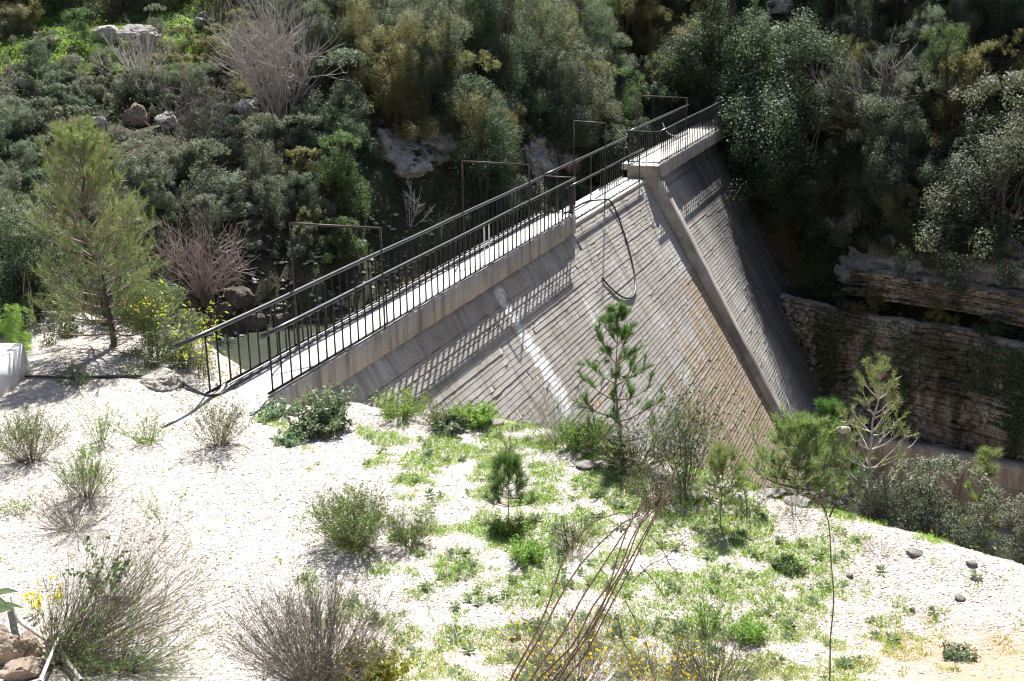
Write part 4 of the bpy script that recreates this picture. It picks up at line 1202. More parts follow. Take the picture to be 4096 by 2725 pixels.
S('shrub', 'low weed tuft beside the black hose', 'shrub', 300, 1540, 130, 80, 30, 60, 40, 500, M['leaf_mid'], M['twig_grey'], .03, .01, .0028, 21)
S('shrub', 'grey sprig on the shaded gravel under the pine', 'shrub', 265, 1500, 130, 90, 26, 60, 40, 200, M['leaf_olive'], M['twig_grey'], .02, .008, .0028, 22)
S('shrub', 'little green tuft on gravel below the middle sprigs', 'shrub', 350, 1825, 50, 55, 14, 20, 0, 160, M['leaf_bright'], M['twig_brown'], .03, .01, .0025, 23)
S('shrub', 'dry brown stalk standing in the upper grass', 'shrub', 2035, 1795, 24, 95, 5, 26, 40, 0, None, M['twig_brown'], r=.004, seed=24)
S('shrub', 'small sprig at the left on shaded gravel', 'shrub', 80, 2050, 110, 70, 18, 40, 20, 200, M['leaf_bright'], M['twig_brown'], .025, .009, .0025, 25)
# rim plants
S('thistle', 'grey-green leafy thistle at the dam abutment', 'thistle', 1300, 1690, 220, 150, 40, 40, 0, 700, M['leaf_thistle'], M['twig_brown'], .07, .026, .004, 30)
S('thistle', 'low frilly thistle rosette below the abutment thistle', 'thistle', 1280, 1730, 210, 70, 40, 30, 0, 900, M['leaf_thistle'], M['twig_brown'], .08, .03, .003, 31)
S('thistle', 'small yellowing thistle on gravel before the abutment', 'thistle', 1160, 1770, 120, 45, 24, 10, 0, 320, M['leaf_thistle'], M['twig_brown'], .06, .024, .003, 32)
S('thistle', 'flat thistle rosette where the beam meets the gravel', 'thistle', 1120, 1660, 170, 40, 30, 10, 0, 380, M['leaf_thistle'], M['twig_brown'], .06, .022, .003, 33)
S('shrub', 'loose green shrub on the rim in front of the dam base', 'shrub', 1600, 1670, 230, 120, 60, 120, 80, 1300, M['leaf_bright'], M['twig_grey'], .035, .011, .003, 34)
S('shrub', 'brown and green twiggy shrub on the rim, middle', 'shrub', 1745, 1700, 140, 100, 40, 90, 80, 500, M['leaf_olive'], M['twig_red'], .03, .01, .003, 35)
S('shrub', 'dense bright green spurge on the rim', 'shrub', 1895, 1700, 150, 95, 60, 60, 0, 1800, M['leaf_bright'], M['twig_brown'], .05, .012, .003, 36)
S('thistle', 'frilly thistle beside the bright green spurge', 'thistle', 1800, 1715, 130, 60, 36, 20, 0, 700, M['leaf_thistle'], M['twig_brown'], .06, .022, .003, 37)
S('bare_shrub', 'pale leafless shrub on the rim left of the slim pine', 'shrub', 2230, 1760, 330, 230, 70, 200, 260, 120, M['leaf_bright'], M['bark_pale'], .025, .01, .0035, 38)
S('shrub', 'green leafy shrub left of the slim pine foot', 'shrub', 2330, 1790, 190, 130, 70, 140, 60, 1500, M['leaf_bright'], M['twig_brown'], .035, .012, .003, 39)
S('shrub', 'dark tangled shrub around the slim pine foot', 'shrub', 2540, 1880, 420, 200, 100, 260, 300, 1500, M['leaf_olive'], M['bark_dark'], .028, .011, .0036, 40)
S('shrub', 'tall leafy oak sapling right of the slim pine', 'shrub', 2745, 1950, 250, 420, 40, 150, 100, 650, M['leaf_mid'], M['twig_grey'], .040, .022, .005, 41, lo=.3)
S('shrub', 'grey twiggy bush at the dam toe behind the canes', 'shrub', 2620, 2020, 240, 170, 80, 220, 260, 500, M['leaf_olive'], M['twig_grey'], .025, .01, .0035, 42)
def at_xy(x, y, dz=0): return (x, y, float(gz(np.array([x]), np.array([y]))[0]) + dz)
def leafbush(name, label, cat, at, kind, sc, mat, seed, trunkmat='bark', group=None, rotz=0):
    vs = var_of(kind); v = vs[seed % len(vs)]
    t = thing(name, label, cat, at, rotz or seed * 1.7, group)
    t.scale = sc if isinstance(sc, tuple) else (sc, sc, sc)
    obj('trunk', v[2], M[trunkmat], t); obj('crown', v[1], M[mat], t)
    return t
variant('near', 61, .9, .85, .85, 90, 15000, .036, .024, .5, 44, .014, .6)
variant('near', 62, .8, .9, .95, 90, 15000, .036, .024, .5, 44, .014, .6)
leafbush('glossy_shrub', 'glossy small-leaved evergreen shrub on the right rim', 'shrub', at_xy(5.45, 13.9, -.1), 'near', (1.1, 1.0, 1.0), 'leaf_bramble', 0, 'bark_dark')
leafbush('glossy_shrub', 'low glossy shrub at the foot of the larger one, nearest the sparse pine', 'shrub', at_xy(5.15, 14.0, -.25), 'near', (.75, .7, .62), 'leaf_grey', 1, 'bark_dark')
leafbush('glossy_shrub', 'low glossy shrub between the two larger rim shrubs', 'shrub', at_xy(5.85, 13.35, -.25), 'near', (.75, .7, .7), 'leaf_bramble', 0, 'bark_dark')
leafbush('glossy_shrub', 'glossy evergreen shrub farther down the right rim', 'shrub', at_xy(6.15, 12.95, -.15), 'near', (.75, .75, .62), 'leaf_bramble', 1, 'bark_dark')
leafbush('shrub', 'yellow-green shrub at the right picture edge', 'shrub', at_xy(6.55, 12.2, -.25), 'near', (.55, .55, .6), 'leaf_yellow', 0)
leafbush('shrub', 'grey-green shrub under the sparse tall pine', 'shrub', at_xy(4.6, 14.1, -.1), 'near', (.55, .5, .5), 'leaf_bramble', 1, 'bark_pale')
# water side of the terrace
leafbush('flowering_shrub', 'yellow-flowered broom beside the pine and the water', 'shrub', at_xy(-6.55, 20.7), 'near', (.95, .9, .85), 'leaf_olive', 0)
_fb = bpy.context.scene.objects[-1].parent
mbf = MB(); rgf = np.random.default_rng(9)
fc = rgf.normal(size=(80, 3)) * [.28, .28, .14] + [.1, -.15, 1.15]
V, Q = leaves(rgf, fc, rgf.normal(size=fc.shape), .045, .04); mbf.add(V, Q); _fl = obj('flowers', mbf.mesh('flowers'), M['petal'], [o_ for o_ in bpy.data.objects if o_.get('label', '').startswith('yellow-flowered broom')][0]); _fl['kind'] = 'stuff'
leafbush('shrub', 'grey-green shrub between the broom and the railing', 'shrub', at_xy(-5.75, 20.0, -.15), 'near', (.6, .6, .72), 'leaf_bramble', 0)
S('laurel_sapling', 'yellow-green broad-leaved sapling seen through the railing bars', 'shrub', 0, 0, 230, 330, 16, 46, 20, 170, M['leaf_lime'], M['twig_brown'], .075, .026, .005, 51, at=at_xy(-5.45, 19.4, -.2), lo=.4)
leafbush('shrub', 'dark evergreen shrub left of the pine trunk', 'shrub', at_xy(-9.6, 22.6), 'bush', (1.0, .9, 1.35), 'leaf_dark', 1)
leafbush('shrub', 'grey bramble bush at the far left behind the plinth', 'shrub', at_xy(-10.9, 22.4), 'bramble', (.9, .9, 1.5), 'leaf_bramble', 0)
leafbush('shrub', 'evergreen bush with sunny top behind the pine, left', 'shrub', at_xy(-10.2, 24.0), 'bush', (1.1, 1.0, 1.3), 'leaf_grey', 2)
leafbush('shrub', 'bright green low shrub beside the white plinth', 'shrub', at_xy(-9.25, 21.0), 'near', (.5, .5, .5), 'leaf_bright', 0)
leafbush('shrub', 'dark low shrub behind the pine at the water', 'shrub', at_xy(-7.9, 23.0), 'bush', (.8, .8, .8), 'leaf_dark', 3)

# ---- foreground shrubs
S('twig_shrub', 'big windswept twiggy shrub in the bottom left corner', 'shrub', 230, 2625, 620, 430, 190, 620, 700, 1300, M['leaf_bright'], M['twig_brown'], .026, .008, .0042, 60, lean=(330, -40), hi=.75)
S('twig_shrub', 'lower leafy half of the windswept shrub beside it', 'shrub', 480, 2690, 620, 190, 120, 420, 520, 1400, M['leaf_bright'], M['twig_grey'], .026, .008, .0034, 61, lean=(120, -30))
S('twig_shrub', 'broad grey twig dome at the bottom edge', 'shrub', 1265, 2745, 640, 420, 260, 900, 1300, 2200, M['leaf_olive'], M['twig_grey'], .024, .007, .0036, 62)
S('leafy_shrub', 'shiny yellow-green broad-leaved shrub at the bottom edge', 'shrub', 1465, 2760, 270, 170, 60, 160, 0, 1500, M['leaf_lime'], M['twig_brown'], .035, .019, .003, 63, lo=.35)
S('flowering_shrub', 'yellow-flowered thorny broom at the bottom edge', 'shrub', 2300, 2790, 640, 320, 170, 520, 600, 1500, M['leaf_olive'], M['twig_grey'], .016, .006, .0028, 64, flowers=150)
S('flowering_shrub', 'yellow-flowered broom right of the canes', 'shrub', 2640, 2780, 380, 220, 90, 280, 300, 700, M['leaf_olive'], M['twig_grey'], .016, .006, .0028, 65, flowers=80)
S('twig_shrub', 'dark brushwood tangle right of the flowering broom', 'shrub', 2850, 2770, 420, 230, 110, 320, 420, 500, M['leaf_olive'], M['bark_dark'], .022, .008, .003, 66)
S('flowering_sprig', 'yellow flower spike behind the windswept shrub', 'flower', 195, 2450, 60, 160, 6, 14, 0, 60, M['leaf_bright'], M['twig_brown'], .02, .008, .003, 67, flowers=60)
S('sapling', 'small oak sapling sprouting from the windswept shrub', 'sapling', 430, 2420, 120, 260, 5, 18, 0, 120, M['leaf_mid'], M['twig_grey'], .055, .03, .004, 68, lo=.3)
# pale dry stems
def stems(name, label, cat, lines, r, mat, thorns=0, seed=0, parts='stem'):
    rng = np.random.default_rng(seed)
    b = np.array(lines[0][0]); t = thing(name, label, cat, tuple(b))
    for ln_ in lines:
        P = catmull(np.array(ln_) - b, 6)
        mb = MB(); tube(mb, P, np.linspace(r, r * .45, len(P)), 5, False)
        if thorns:
            idx = rng.integers(2, len(P) - 1, thorns)
            for i in idx:
                v = unit(rng.normal(size=3)); tube(mb, [P[i], P[i] + v * .022], [r * .75, .0006], 3, False)
                if rng.random() < .3:
                    v2 = unit(v + rng.normal(size=3) * .5); tube(mb, [P[i], P[i] + v2 * .06, P[i] + v2 * .12 + rng.normal(size=3) * .03], [r * .45, r * .3, .0006], 3, False)
        obj(parts, mb.mesh(parts), M[mat], t)
    return t
def pt(x, y, dist): return CAM + ray(x, y) * dist
def cane(pxs, d0, d1):
    n = len(pxs); return [tuple(pt(x, y, d0 + (d1 - d0) * i / (n - 1))) for i, (x, y) in enumerate(pxs)]
def rooted(pxs, d1):
    """canes rooted in the slope just below the picture"""
    x0, y0 = pxs[0]; g = hit(x0 - 25, y0 + 90, 'ground'); d0 = np.linalg.norm(g - CAM)
    n = len(pxs); return [tuple(g)] + [tuple(pt(x, y, d0 + (d1 - d0) * (i + 1) / n)) for i, (x, y) in enumerate(pxs)]
CN = [[(2040, 2725), (2140, 2540), (2200, 2400), (2260, 2230), (2360, 2100), (2480, 2050)], [(2060, 2725), (2170, 2530), (2240, 2390), (2330, 2250), (2470, 2110), (2560, 2060)],
      [(2120, 2725), (2260, 2520), (2330, 2390), (2440, 2220), (2530, 2080), (2640, 1900)], [(2150, 2725), (2290, 2580), (2370, 2430), (2470, 2290), (2540, 2130), (2670, 1930)],
      [(2210, 2725), (2340, 2560), (2420, 2400), (2480, 2200), (2530, 2080), (2640, 1950)], [(2230, 2725), (2380, 2500), (2470, 2330), (2560, 2170), (2640, 2020), (2720, 1840)],
      [(2260, 2725), (2340, 2620), (2440, 2430), (2510, 2300), (2600, 2110), (2690, 1960)], [(2180, 2725), (2300, 2600), (2430, 2380), (2500, 2260), (2570, 2090), (2700, 1980)]]
stems('thorny_canes', 'bundle of long brown thorny canes leaning across the foreground', 'canes', [rooted(c, 8.9 + .12 * i) for i, c in enumerate(CN)], .0098, 'cane', 44, 3, 'cane')
stems('dead_twigs', 'fine dark dead twigs hanging from the thorny canes', 'twigs', [cane(c, 8.6, 8.75) for c in ([(2560, 2260), (2620, 2330), (2660, 2390), (2690, 2400)], [(2500, 2400), (2540, 2480), (2580, 2560), (2600, 2640)], [(2530, 2330), (2600, 2260), (2660, 2230), (2760, 2150)],
      [(2600, 2140), (2650, 2200), (2680, 2260), (2720, 2300)], [(2470, 2460), (2490, 2560), (2520, 2610), (2570, 2700)])], .004, 'bark_dark', 20, 5, 'twig')
stems('dry_stalk', 'single tall dark stalk with dry flower heads', 'stalk', [rooted([(3318, 2725), (3322, 2560), (3335, 2400), (3325, 2250), (3318, 2120), (3305, 2050), (3292, 1975)], 8.7), cane([(3318, 2070), (3338, 2020), (3338, 1970)], 8.65, 8.7), cane([(3305, 2050), (3280, 2010), (3255, 1985)], 8.66, 8.7)], .0075, 'bark_dark', 8, 7)
for k, (x, y) in enumerate([(3292, 1968), (3338, 1962), (3252, 1978), (3330, 1928)]):
    o = obj('seed_head', PEB[k], M['twig_grey']); o.scale = (.022, .022, .026)
    t_ = [q for q in bpy.data.objects if q.name == 'dry_stalk'][0]
    o.parent = t_; o.location = tuple(pt(x, y, 8.7) - np.array(t_.location))
stems('dry_grass_stems', 'three pale dry grass stems rising from the bottom edge', 'stems', [rooted([(1750, 2725), (1745, 2600), (1755, 2450), (1735, 2300), (1725, 2170)], 8.9), rooted([(1830, 2725), (1815, 2560), (1800, 2400), (1788, 2250), (1790, 2180)], 8.9), rooted([(1880, 2725), (1845, 2600), (1820, 2520), (1790, 2420)], 8.8)], .004, 'straw', 0, 9)
stems('driftwood', 'weathered grey dead branch lying across the corner rocks', 'branch', [[gp(60, 2430, .12), gp(90, 2530, .14), gp(170, 2590, .13), gp(240, 2640, .12), gp(330, 2760, .1)]], .038, 'driftwood', 0, 11, 'limb')
stems('driftwood', 'bleached forked stick leaning over the upright rock', 'branch', [[gp(170, 2790, .16), gp(240, 2660, .26), gp(285, 2590, .32), gp(295, 2530, .36)], [gp(285, 2592, .32), gp(330, 2570, .30), gp(370, 2550, .30)]], .018, 'straw', 0, 12, 'limb')
stems('driftwood', 'thin bare dead twig fork beside the bleached stick', 'branch', [[gp(360, 2548, .28), gp(410, 2580, .27), gp(460, 2610, .24), gp(520, 2650, .2)], [gp(410, 2580, .27), gp(450, 2640, .2), gp(480, 2700, .18)]], .009, 'driftwood', 0, 13, 'limb')
# broad strap leaves at the corner
def strap_leaves():
    b = gp(-60, 2480); t = thing('broad_leaves', 'broad glossy strap leaves reaching in at the left edge', 'plant', tuple(b))
    k = np.linalg.norm(b - CAM)
    for (x0, y0, x1, y1, w) in ((-60, 2400, 74, 2368, .035), (-60, 2440, 95, 2432, .032), (-60, 2470, 60, 2440, .04), (-50, 2400, 30, 2420, .03)):
        A, B = pt(x0, y0, k - .15) - b, pt(x1, y1, k - .35) - b
        n = 9; V = []
        for i in range(n):
            f = i / (n - 1); c = A * (1 - f) + B * f + np.array([0, 0, .05 * math.sin(f * 3.1)])
            ww = w * math.sin(math.pi * (.15 + .85 * f)) ** .8 + .0005
            s_ = np.array([.1, .35, .93]) * ww
            V += [c - s_, c + np.array([0, -.006, 0]), c + s_]
        idx = np.arange(3 * n).reshape(n, 3)
        Q = np.concatenate([np.stack([idx[:-1, j], idx[1:, j], idx[1:, j + 1], idx[:-1, j + 1]], -1) for j in (0, 1)])
        obj('leaf', mesh_data('leaf', np.array(V), [Q], True), M['leaf_thistle'], t)
strap_leaves()

# ---- grass and weeds on the terrace
GR = [(1780, 1800, 170, 75, 1.0), (1600, 1740, 200, 45, .7), (2080, 1730, 240, 45, .6), (2400, 1790, 160, 50, .7), (2440, 1930, 190, 90, 1.0), (2650, 2010, 200, 80, .8), (2880, 2130, 240, 90, .8), (3050, 2060, 160, 60, .6), (3150, 2200, 200, 110, .9),
      (3250, 2350, 160, 130, .8), (1900, 2060, 150, 60, .6), (2060, 2130, 150, 80, .7), (2250, 2110, 170, 80, .6), (2080, 2230, 140, 60, .5), (1200, 1690, 160, 35, .6), (1080, 1640, 90, 20, .4), (500, 1720, 60, 25, .3), (2950, 2480, 330, 130, .85), (2700, 2420, 260, 120, .75),
      (3250, 2600, 300, 110, .8), (1950, 2330, 130, 60, .35), (1400, 1700, 120, 30, .5), (1480, 2560, 60, 80, .2), (2050, 2560, 160, 130, .6), (3000, 2660, 400, 90, .8), (2000, 1860, 50, 30, .5), (760, 1640, 70, 15, .3)]
def gauss_field(X, Y, lst):
    w = np.zeros_like(X)
    for (cx, cy, rx, ry, s) in lst:
        c = hit(cx, cy, 'ground'); e = hit(cx + rx, cy, 'ground'); f = hit(cx, max(cy - ry, 1560), 'ground')
        if c is None or e is None: continue
        ax = abs(e[0] - c[0]) + .05; ay = (abs(f[1] - c[1]) if f is not None else ax) + .08
        w = np.maximum(w, s * np.exp(-(((X - c[0]) / ax) ** 2 + ((Y - c[1]) / ay) ** 2) ** 1.6 * .8))
    return w
def blades(X, Y, Z, rng, per, hmin, hmax, wid, spread):
    n = len(X); C = np.repeat(np.stack([X, Y, Z], -1), per, 0); m_ = n * per
    C = C + rng.normal(size=C.shape) * [spread, spread, 0]
    d = unit(rng.normal(size=(m_, 3)) * [.7, .7, 0] + [0, 0, 1.0]) * rng.uniform(hmin, hmax, (m_, 1))
    sd = unit(np.cross(d, rng.normal(size=(m_, 3)))) * wid
    V = np.stack([C - sd, C + sd, C + d], 1).reshape(-1, 3)
    return V, np.arange(3 * m_).reshape(-1, 3)
X, Y, rg = terrace_points(150000, 31, inside=.5)
w = gauss_field(X, Y, GR)
nz = np.array([fbm(x * 1.9, y * 1.9, 2.0, 4) for x, y in zip(X, Y)])
keep = rg.random(len(X)) < np.clip((w + nz * .7 - .48) * 3.2, 0, .9) * np.clip(w * 3, 0, 1)
Xg, Yg = X[keep], Y[keep]; Zg = gz(Xg, Yg)
dry = rg.random(len(Xg)) < np.clip((12.6 - Yg) * .22, .05, .75)
V, T = blades(Xg[~dry], Yg[~dry], Zg[~dry], rg, 4, .02, .07, .0042, .022)
tag(obj('grass', mesh_data('grass', V, [T]), M['grass']), 'short bright green grass and weeds in patches on the terrace', kind='stuff')
V, T = blades(Xg[dry], Yg[dry], Zg[dry], rg, 4, .015, .055, .0035, .025)
tag(obj('dry_grass', mesh_data('dry_grass', V, [T]), M['grass_dry']), 'short yellowing grass on the lower part of the terrace', kind='stuff')
# broad-leaved weeds in the same patches
kk = rg.random(len(Xg)) < .6
Cw = np.stack([Xg[kk], Yg[kk], Zg[kk] + .022], -1) + rg.normal(size=(kk.sum(), 3)) * [.03, .03, .01]
V, Q = leaves(rg, Cw, rg.normal(size=Cw.shape) * .45 + [0, 0, 1], .028 * rg.uniform(.5, 1.5, len(Cw)), .016 * rg.uniform(.7, 1.2, len(Cw)))
tag(obj('weeds', mesh_data('weeds', V, [Q]), M['leaf_bright']), 'small broad-leaved weeds among the terrace grass', kind='stuff')
# rosettes of larger leaves
ri = rg.choice(len(Xg), 420, replace=False)
Cr = np.repeat(np.stack([Xg[ri], Yg[ri], Zg[ri] + .02], -1), 12, 0); sz = np.repeat(rg.uniform(.4, 1.2, 420), 12)
an = rg.uniform(0, 6.28, len(Cr)); dr_ = np.stack([np.cos(an), np.sin(an), rg.uniform(.15, .6, len(Cr))], -1)
Cr = Cr + dr_ * (sz * .045)[:, None]
nr_ = np.cross(dr_, np.stack([-np.sin(an), np.cos(an), np.zeros(len(Cr))], -1)) + rg.normal(size=Cr.shape) * .15
ax_ = unit(dr_); sd_ = unit(np.cross(nr_, ax_)); Lr, Wr = (sz * .085)[:, None], (sz * .026)[:, None]
Vr = np.stack([Cr - ax_ * Lr * .5, Cr - sd_ * Wr * .5, Cr + ax_ * Lr * .5, Cr + sd_ * Wr * .5], 1).reshape(-1, 3)
tag(obj('rosette_weeds', mesh_data('rosette_weeds', Vr, [np.arange(len(Vr)).reshape(-1, 4)]), M['leaf_mid']), 'leafy weed rosettes scattered through the terrace grass', kind='stuff')
# isolated weed sprigs all over the gravel
X, Y, rg = terrace_points(900, 77, inside=.0)
V, T = blades(X, Y, gz(X, Y), rg, 9, .02, .07, .0035, .018)
tag(obj('sparse_weeds', mesh_data('sparse_weeds', V, [T]), M['grass_dry']), 'scattered single weed sprigs on the open gravel', kind='stuff')
# weedy slope below the rim
rg = np.random.default_rng(55)
X, Y = rg.uniform(-6, 12, 26000), rg.uniform(9, 25, 26000); dd = edge_dist(X, Y)
ok = (dd > .1) & (dd < 6) & (rg.random(len(X)) < .6); X, Y = X[ok], Y[ok]
C = np.stack([X, Y, gz(X, Y) + .06], -1) + rg.normal(size=(len(X), 3)) * [.05, .05, .06]
V, Q = leaves(rg, C, rg.normal(size=C.shape) * .6 + [.3, .3, .7], .07, .03)
tag(obj('slope_weeds', mesh_data('slope_weeds', V, [Q]), M['leaf_olive']), 'weeds covering the steep slope below the terrace rim', kind='stuff')

# ------------------------------------------------------------------ the wooded far bank
LM = [((430, 130), 'the pale pitted boulder'), ((565, 140), 'the long grey boulder'), ((810, 90), 'the two rounded rocks'), ((992, 440), 'the rounded shadowed boulder'), ((600, 470), 'the brown tilted ledge'), ((360, 560), "the tall young pine"),
      ((1150, 330), 'the bare grey tree'), ((1650, 600), 'the shadowed outcrop'), ((2210, 640), 'the pale outcrop behind the railing'), ((1950, 650), 'the halfway portal frame'), ((2560, 400), 'the farthest portal frame'), ((2900, 430), 'the far end of the crest'),
      ((3150, 720), 'the white rock ledge'), ((3500, 1080), 'the layered cliff'), ((3125, 20), 'the pale boulder at the top'), ((830, 1080), 'the reddish bare bush'), ((1270, 900), 'the nearest portal frame')]
RESERVED = [(370, 95, 480, 178), (495, 100, 640, 190), (775, 50, 850, 115), (950, 395, 1045, 475), (500, 420, 600, 510), (630, 455, 705, 520), (690, 1100, 1300, 1400), (1560, 560, 1760, 690), (2130, 600, 2310, 720), (2990, 640, 3130, 740), (3160, 690, 3380, 860), (3070, 0, 3180, 55), (90, 320, 115, 360), (250, 150, 360, 230), (0, 160, 60, 300)]
PLANTS = []
def far_plant(x, y, kind, scl, mat, seed, label=None, which='hill', pos=None):
    p = pos if pos is not None else hit(x, y, which)
    if p is None: return None
    vs = var_of(kind); v = vs[seed % len(vs)]
    rr = random.Random(seed)
    nm = {'tree': 'evergreen_tree', 'tall': 'evergreen_tree', 'bush': 'evergreen_bush', 'bramble': 'bramble_bush', 'loose': 'loose_tree'}[kind]
    cat = {'tree': 'tree', 'tall': 'tree', 'bush': 'bush', 'bramble': 'bush', 'loose': 'tree'}[kind]
    t = thing(nm, label or '', cat, tuple(p - np.array([0, 0, .08])), rr.uniform(0, 6.28))
    t.scale = (scl * rr.uniform(.88, 1.12), scl * rr.uniform(.88, 1.12), scl * rr.uniform(.88, 1.15))
    obj('trunk', v[2], M['bark_dark'], t); obj('crown', v[1], M[mat], t)
    top = p + np.array([0, 0, v[3] * scl * .6]); a, b, _ = project(top)
    PLANTS.append((t, a, b, nm, mat, scl, label))
    return t
rng = np.random.default_rng(404)
placed = []
def try_place(n, gen, kinds, mats, smin, smax, spacing):
    c = 0; tries = 0
    while c < n and tries < n * 40:
        tries += 1
        x, y = gen(); p = hit(x, y, 'hill')
        if p is None: continue
        kd = kinds[rng.integers(len(kinds))]; s = rng.uniform(smin, smax)
        v = var_of(kd)[0]; hgt, wid = v[3] * s, v[4] * s
        if any((p[0] - q[0]) ** 2 + ((p[1] - q[1])) ** 2 < (spacing * (wid + q[2]) * .5) ** 2 for q in placed): continue
        dist = np.linalg.norm(p - CAM); hp_, wp_ = hgt / dist * FPX * .93, wid / dist * FPX * .46
        if any(x - wp_ < r[2] and x + wp_ > r[0] and y - hp_ < r[3] and y > r[1] + 4 for r in RESERVED): continue
        placed.append((p[0], p[1], wid))
        far_plant(x, y, kd, s, mats[rng.integers(len(mats))], int(rng.integers(1e6))); c += 1
U = rng.uniform
# hand-placed plants that stand out
HAND = [(1900, 620, 'tree', 1.05, 'leaf_yellow', 'yellowing tree leaning out above the shadowed outcrop'), (2290, 560, 'tree', 1.0, 'leaf_bramble', 'round silvery evergreen behind the spillway portal, taller one'), (2480, 560, 'tree', .9, 'leaf_mid', 'round light green evergreen beside the silvery one'),
        (2780, 420, 'tree', 1.15, 'leaf_brown', 'tall brownish tree above the far portal frame'), (2990, 590, 'tree', 1.75, 'leaf_dark', 'dark ivy-clad tree overhanging the end of the crest'), (3150, 640, 'tree', 1.7, 'leaf_dark', 'dark green tree right of the crest end'), (2880, 400, 'tree', 1.5, 'leaf_mid', 'green tree rising behind the crest end'),
        (3440, 960, 'tree', 1.2, 'leaf_bramble', 'silvery evergreen standing out above the cliff'), (3600, 1010, 'loose', .9, 'leaf_yellow', 'yellow-flecked tree over the cliff edge'), (3950, 960, 'tree', 1.6, 'leaf_bramble', 'large round evergreen at the right picture edge'), (3800, 1060, 'tree', 1.0, 'leaf_mid', 'green tree drooping over the cliff, nearest the large evergreen'),
        (3820, 560, 'loose', 1.2, 'leaf_yellow', 'sunlit yellow-leaved tree high on the right'), (3950, 480, 'loose', 1.1, 'leaf_yellow', 'second sunlit yellow-leaved tree at the right edge'), (3100, 330, 'bush', 1.2, 'leaf_bright', 'fresh green bush below the pale top boulder'), (1660, 500, 'tall', .8, 'leaf_grey', 'slim silvery tree above the shadowed outcrop'), (1340, 330, 'tree', .95, 'leaf_grey', 'grey-leaved tree right of the bare grey tree'),
        (1480, 470, 'tall', .8, 'leaf_dark', 'dark slim tree left of the slim silvery tree'), (340, 195, 'loose', .55, 'leaf_mid', 'feathery green bush left of the pale boulder'), (630, 150, 'loose', .5, 'leaf_bramble', 'feathery grey bush behind the long grey boulder'), (60, 130, 'bush', 1.1, 'leaf_yellow', 'olive-yellow bush in the top left corner'),
        (1760, 300, 'tree', 1.1, 'leaf_yellow', 'pale yellow-green tree near the top centre'), (2640, 330, 'tree', 1.0, 'leaf_yellow', 'yellowish tree above the farthest portal frame'), (1360, 1010, 'bramble', .8, 'leaf_mid', 'light green bramble on the bank under the nearest portal'), (2080, 420, 'tree', 1.05, 'leaf_grey', 'silvery tree above the halfway portal')]
for i, (x, y, kd, s, mt, lab) in enumerate(HAND):
    p = hit(x, y, 'hill')
    placed.append((p[0], p[1], var_of(kd)[0][4] * s * .8)); far_plant(x, y, kd, s, mt, 1000 + i * 7, lab)
for (x, y, zb_, sc_, lab) in ((11.4, 53.2, -2.6, 1.9, 'broad dark evergreen hanging over the bay beside the abutment'), (12.9, 51.6, -3.8, 1.6, 'dark evergreen on the steep bank right of the broad one'), (9.9, 56.6, .2, 1.8, 'tall dark evergreen at the very end of the crest')):
    far_plant(0, 0, 'tree', sc_, 'leaf_dark', int(x * 100), lab, pos=np.array([x, y, zb_])); placed.append((x, y, 3.0))
# left slope: bushes and brambles
try_place(95, lambda: (U(-150, 1250), U(150, 1020)), ['bush', 'bush', 'bramble', 'bramble', 'loose'], ['leaf_grey', 'leaf_dark', 'leaf_bramble', 'leaf_bramble', 'leaf_grey', 'leaf_dark', 'leaf_yellow'], .55, 1.1, .52)
try_place(26, lambda: (U(-200, 1300), U(-140, 90)), ['tree', 'bush', 'tall'], ['leaf_dark', 'leaf_dark', 'leaf_grey', 'leaf_mid'], .8, 1.25, .6)
# thicket behind the reservoir and above the crest
try_place(105, lambda: (U(1150, 2950), U(-120, 900)), ['tree', 'tree', 'tall', 'bush', 'loose'], ['leaf_grey', 'leaf_dark', 'leaf_dark', 'leaf_grey', 'leaf_grey', 'leaf_dark', 'leaf_mid', 'leaf_yellow'], .75, 1.2, .42)
# right slope above the cliff
try_place(105, lambda: (U(2850, 4300), U(-120, 1020)), ['tree', 'tree', 'tall', 'bush', 'loose'], ['leaf_grey', 'leaf_dark', 'leaf_dark', 'leaf_grey', 'leaf_mid', 'leaf_bramble', 'leaf_yellow'], .75, 1.25, .42)
# ledge plants on the cliff
try_place(10, lambda: (U(3180, 4150), U(1170, 1240)), ['bramble'], ['leaf_dark', 'ivy'], .45, .7, .6)
for i in range(13):
    uu = U(3.2, 17.5); p_, n_ = cliff_pt(uu); up_ = i % 2
    far_plant(0, 0, 'bramble' if not up_ else 'bush', U(.5, .8), ['leaf_dark', 'ivy', 'leaf_yellow', 'leaf_dark'][i % 4], 7000 + i, pos=np.array([p_[0] - n_[0] * (.75 if not up_ else 1.9), p_[1] - n_[1] * (.75 if not up_ else 1.9), -6.55 if not up_ else -3.9]))
# trees uphill, out of frame, that shade the bank
for i in range(22):
    x, y = -30 + i * 3.3 + U(-.8, .8), U(66, 78); zz = drop(x, y, 'hill')
    if zz is None: continue
    far_plant(0, 0, 'tree', U(1.2, 1.6), 'leaf_dark', 5000 + i, 'dark tree of the wood along the top of the hillside', pos=np.array([x, y, zz]))
    PLANTS[-1][0]['group'] = 'wood along the top of the hillside'
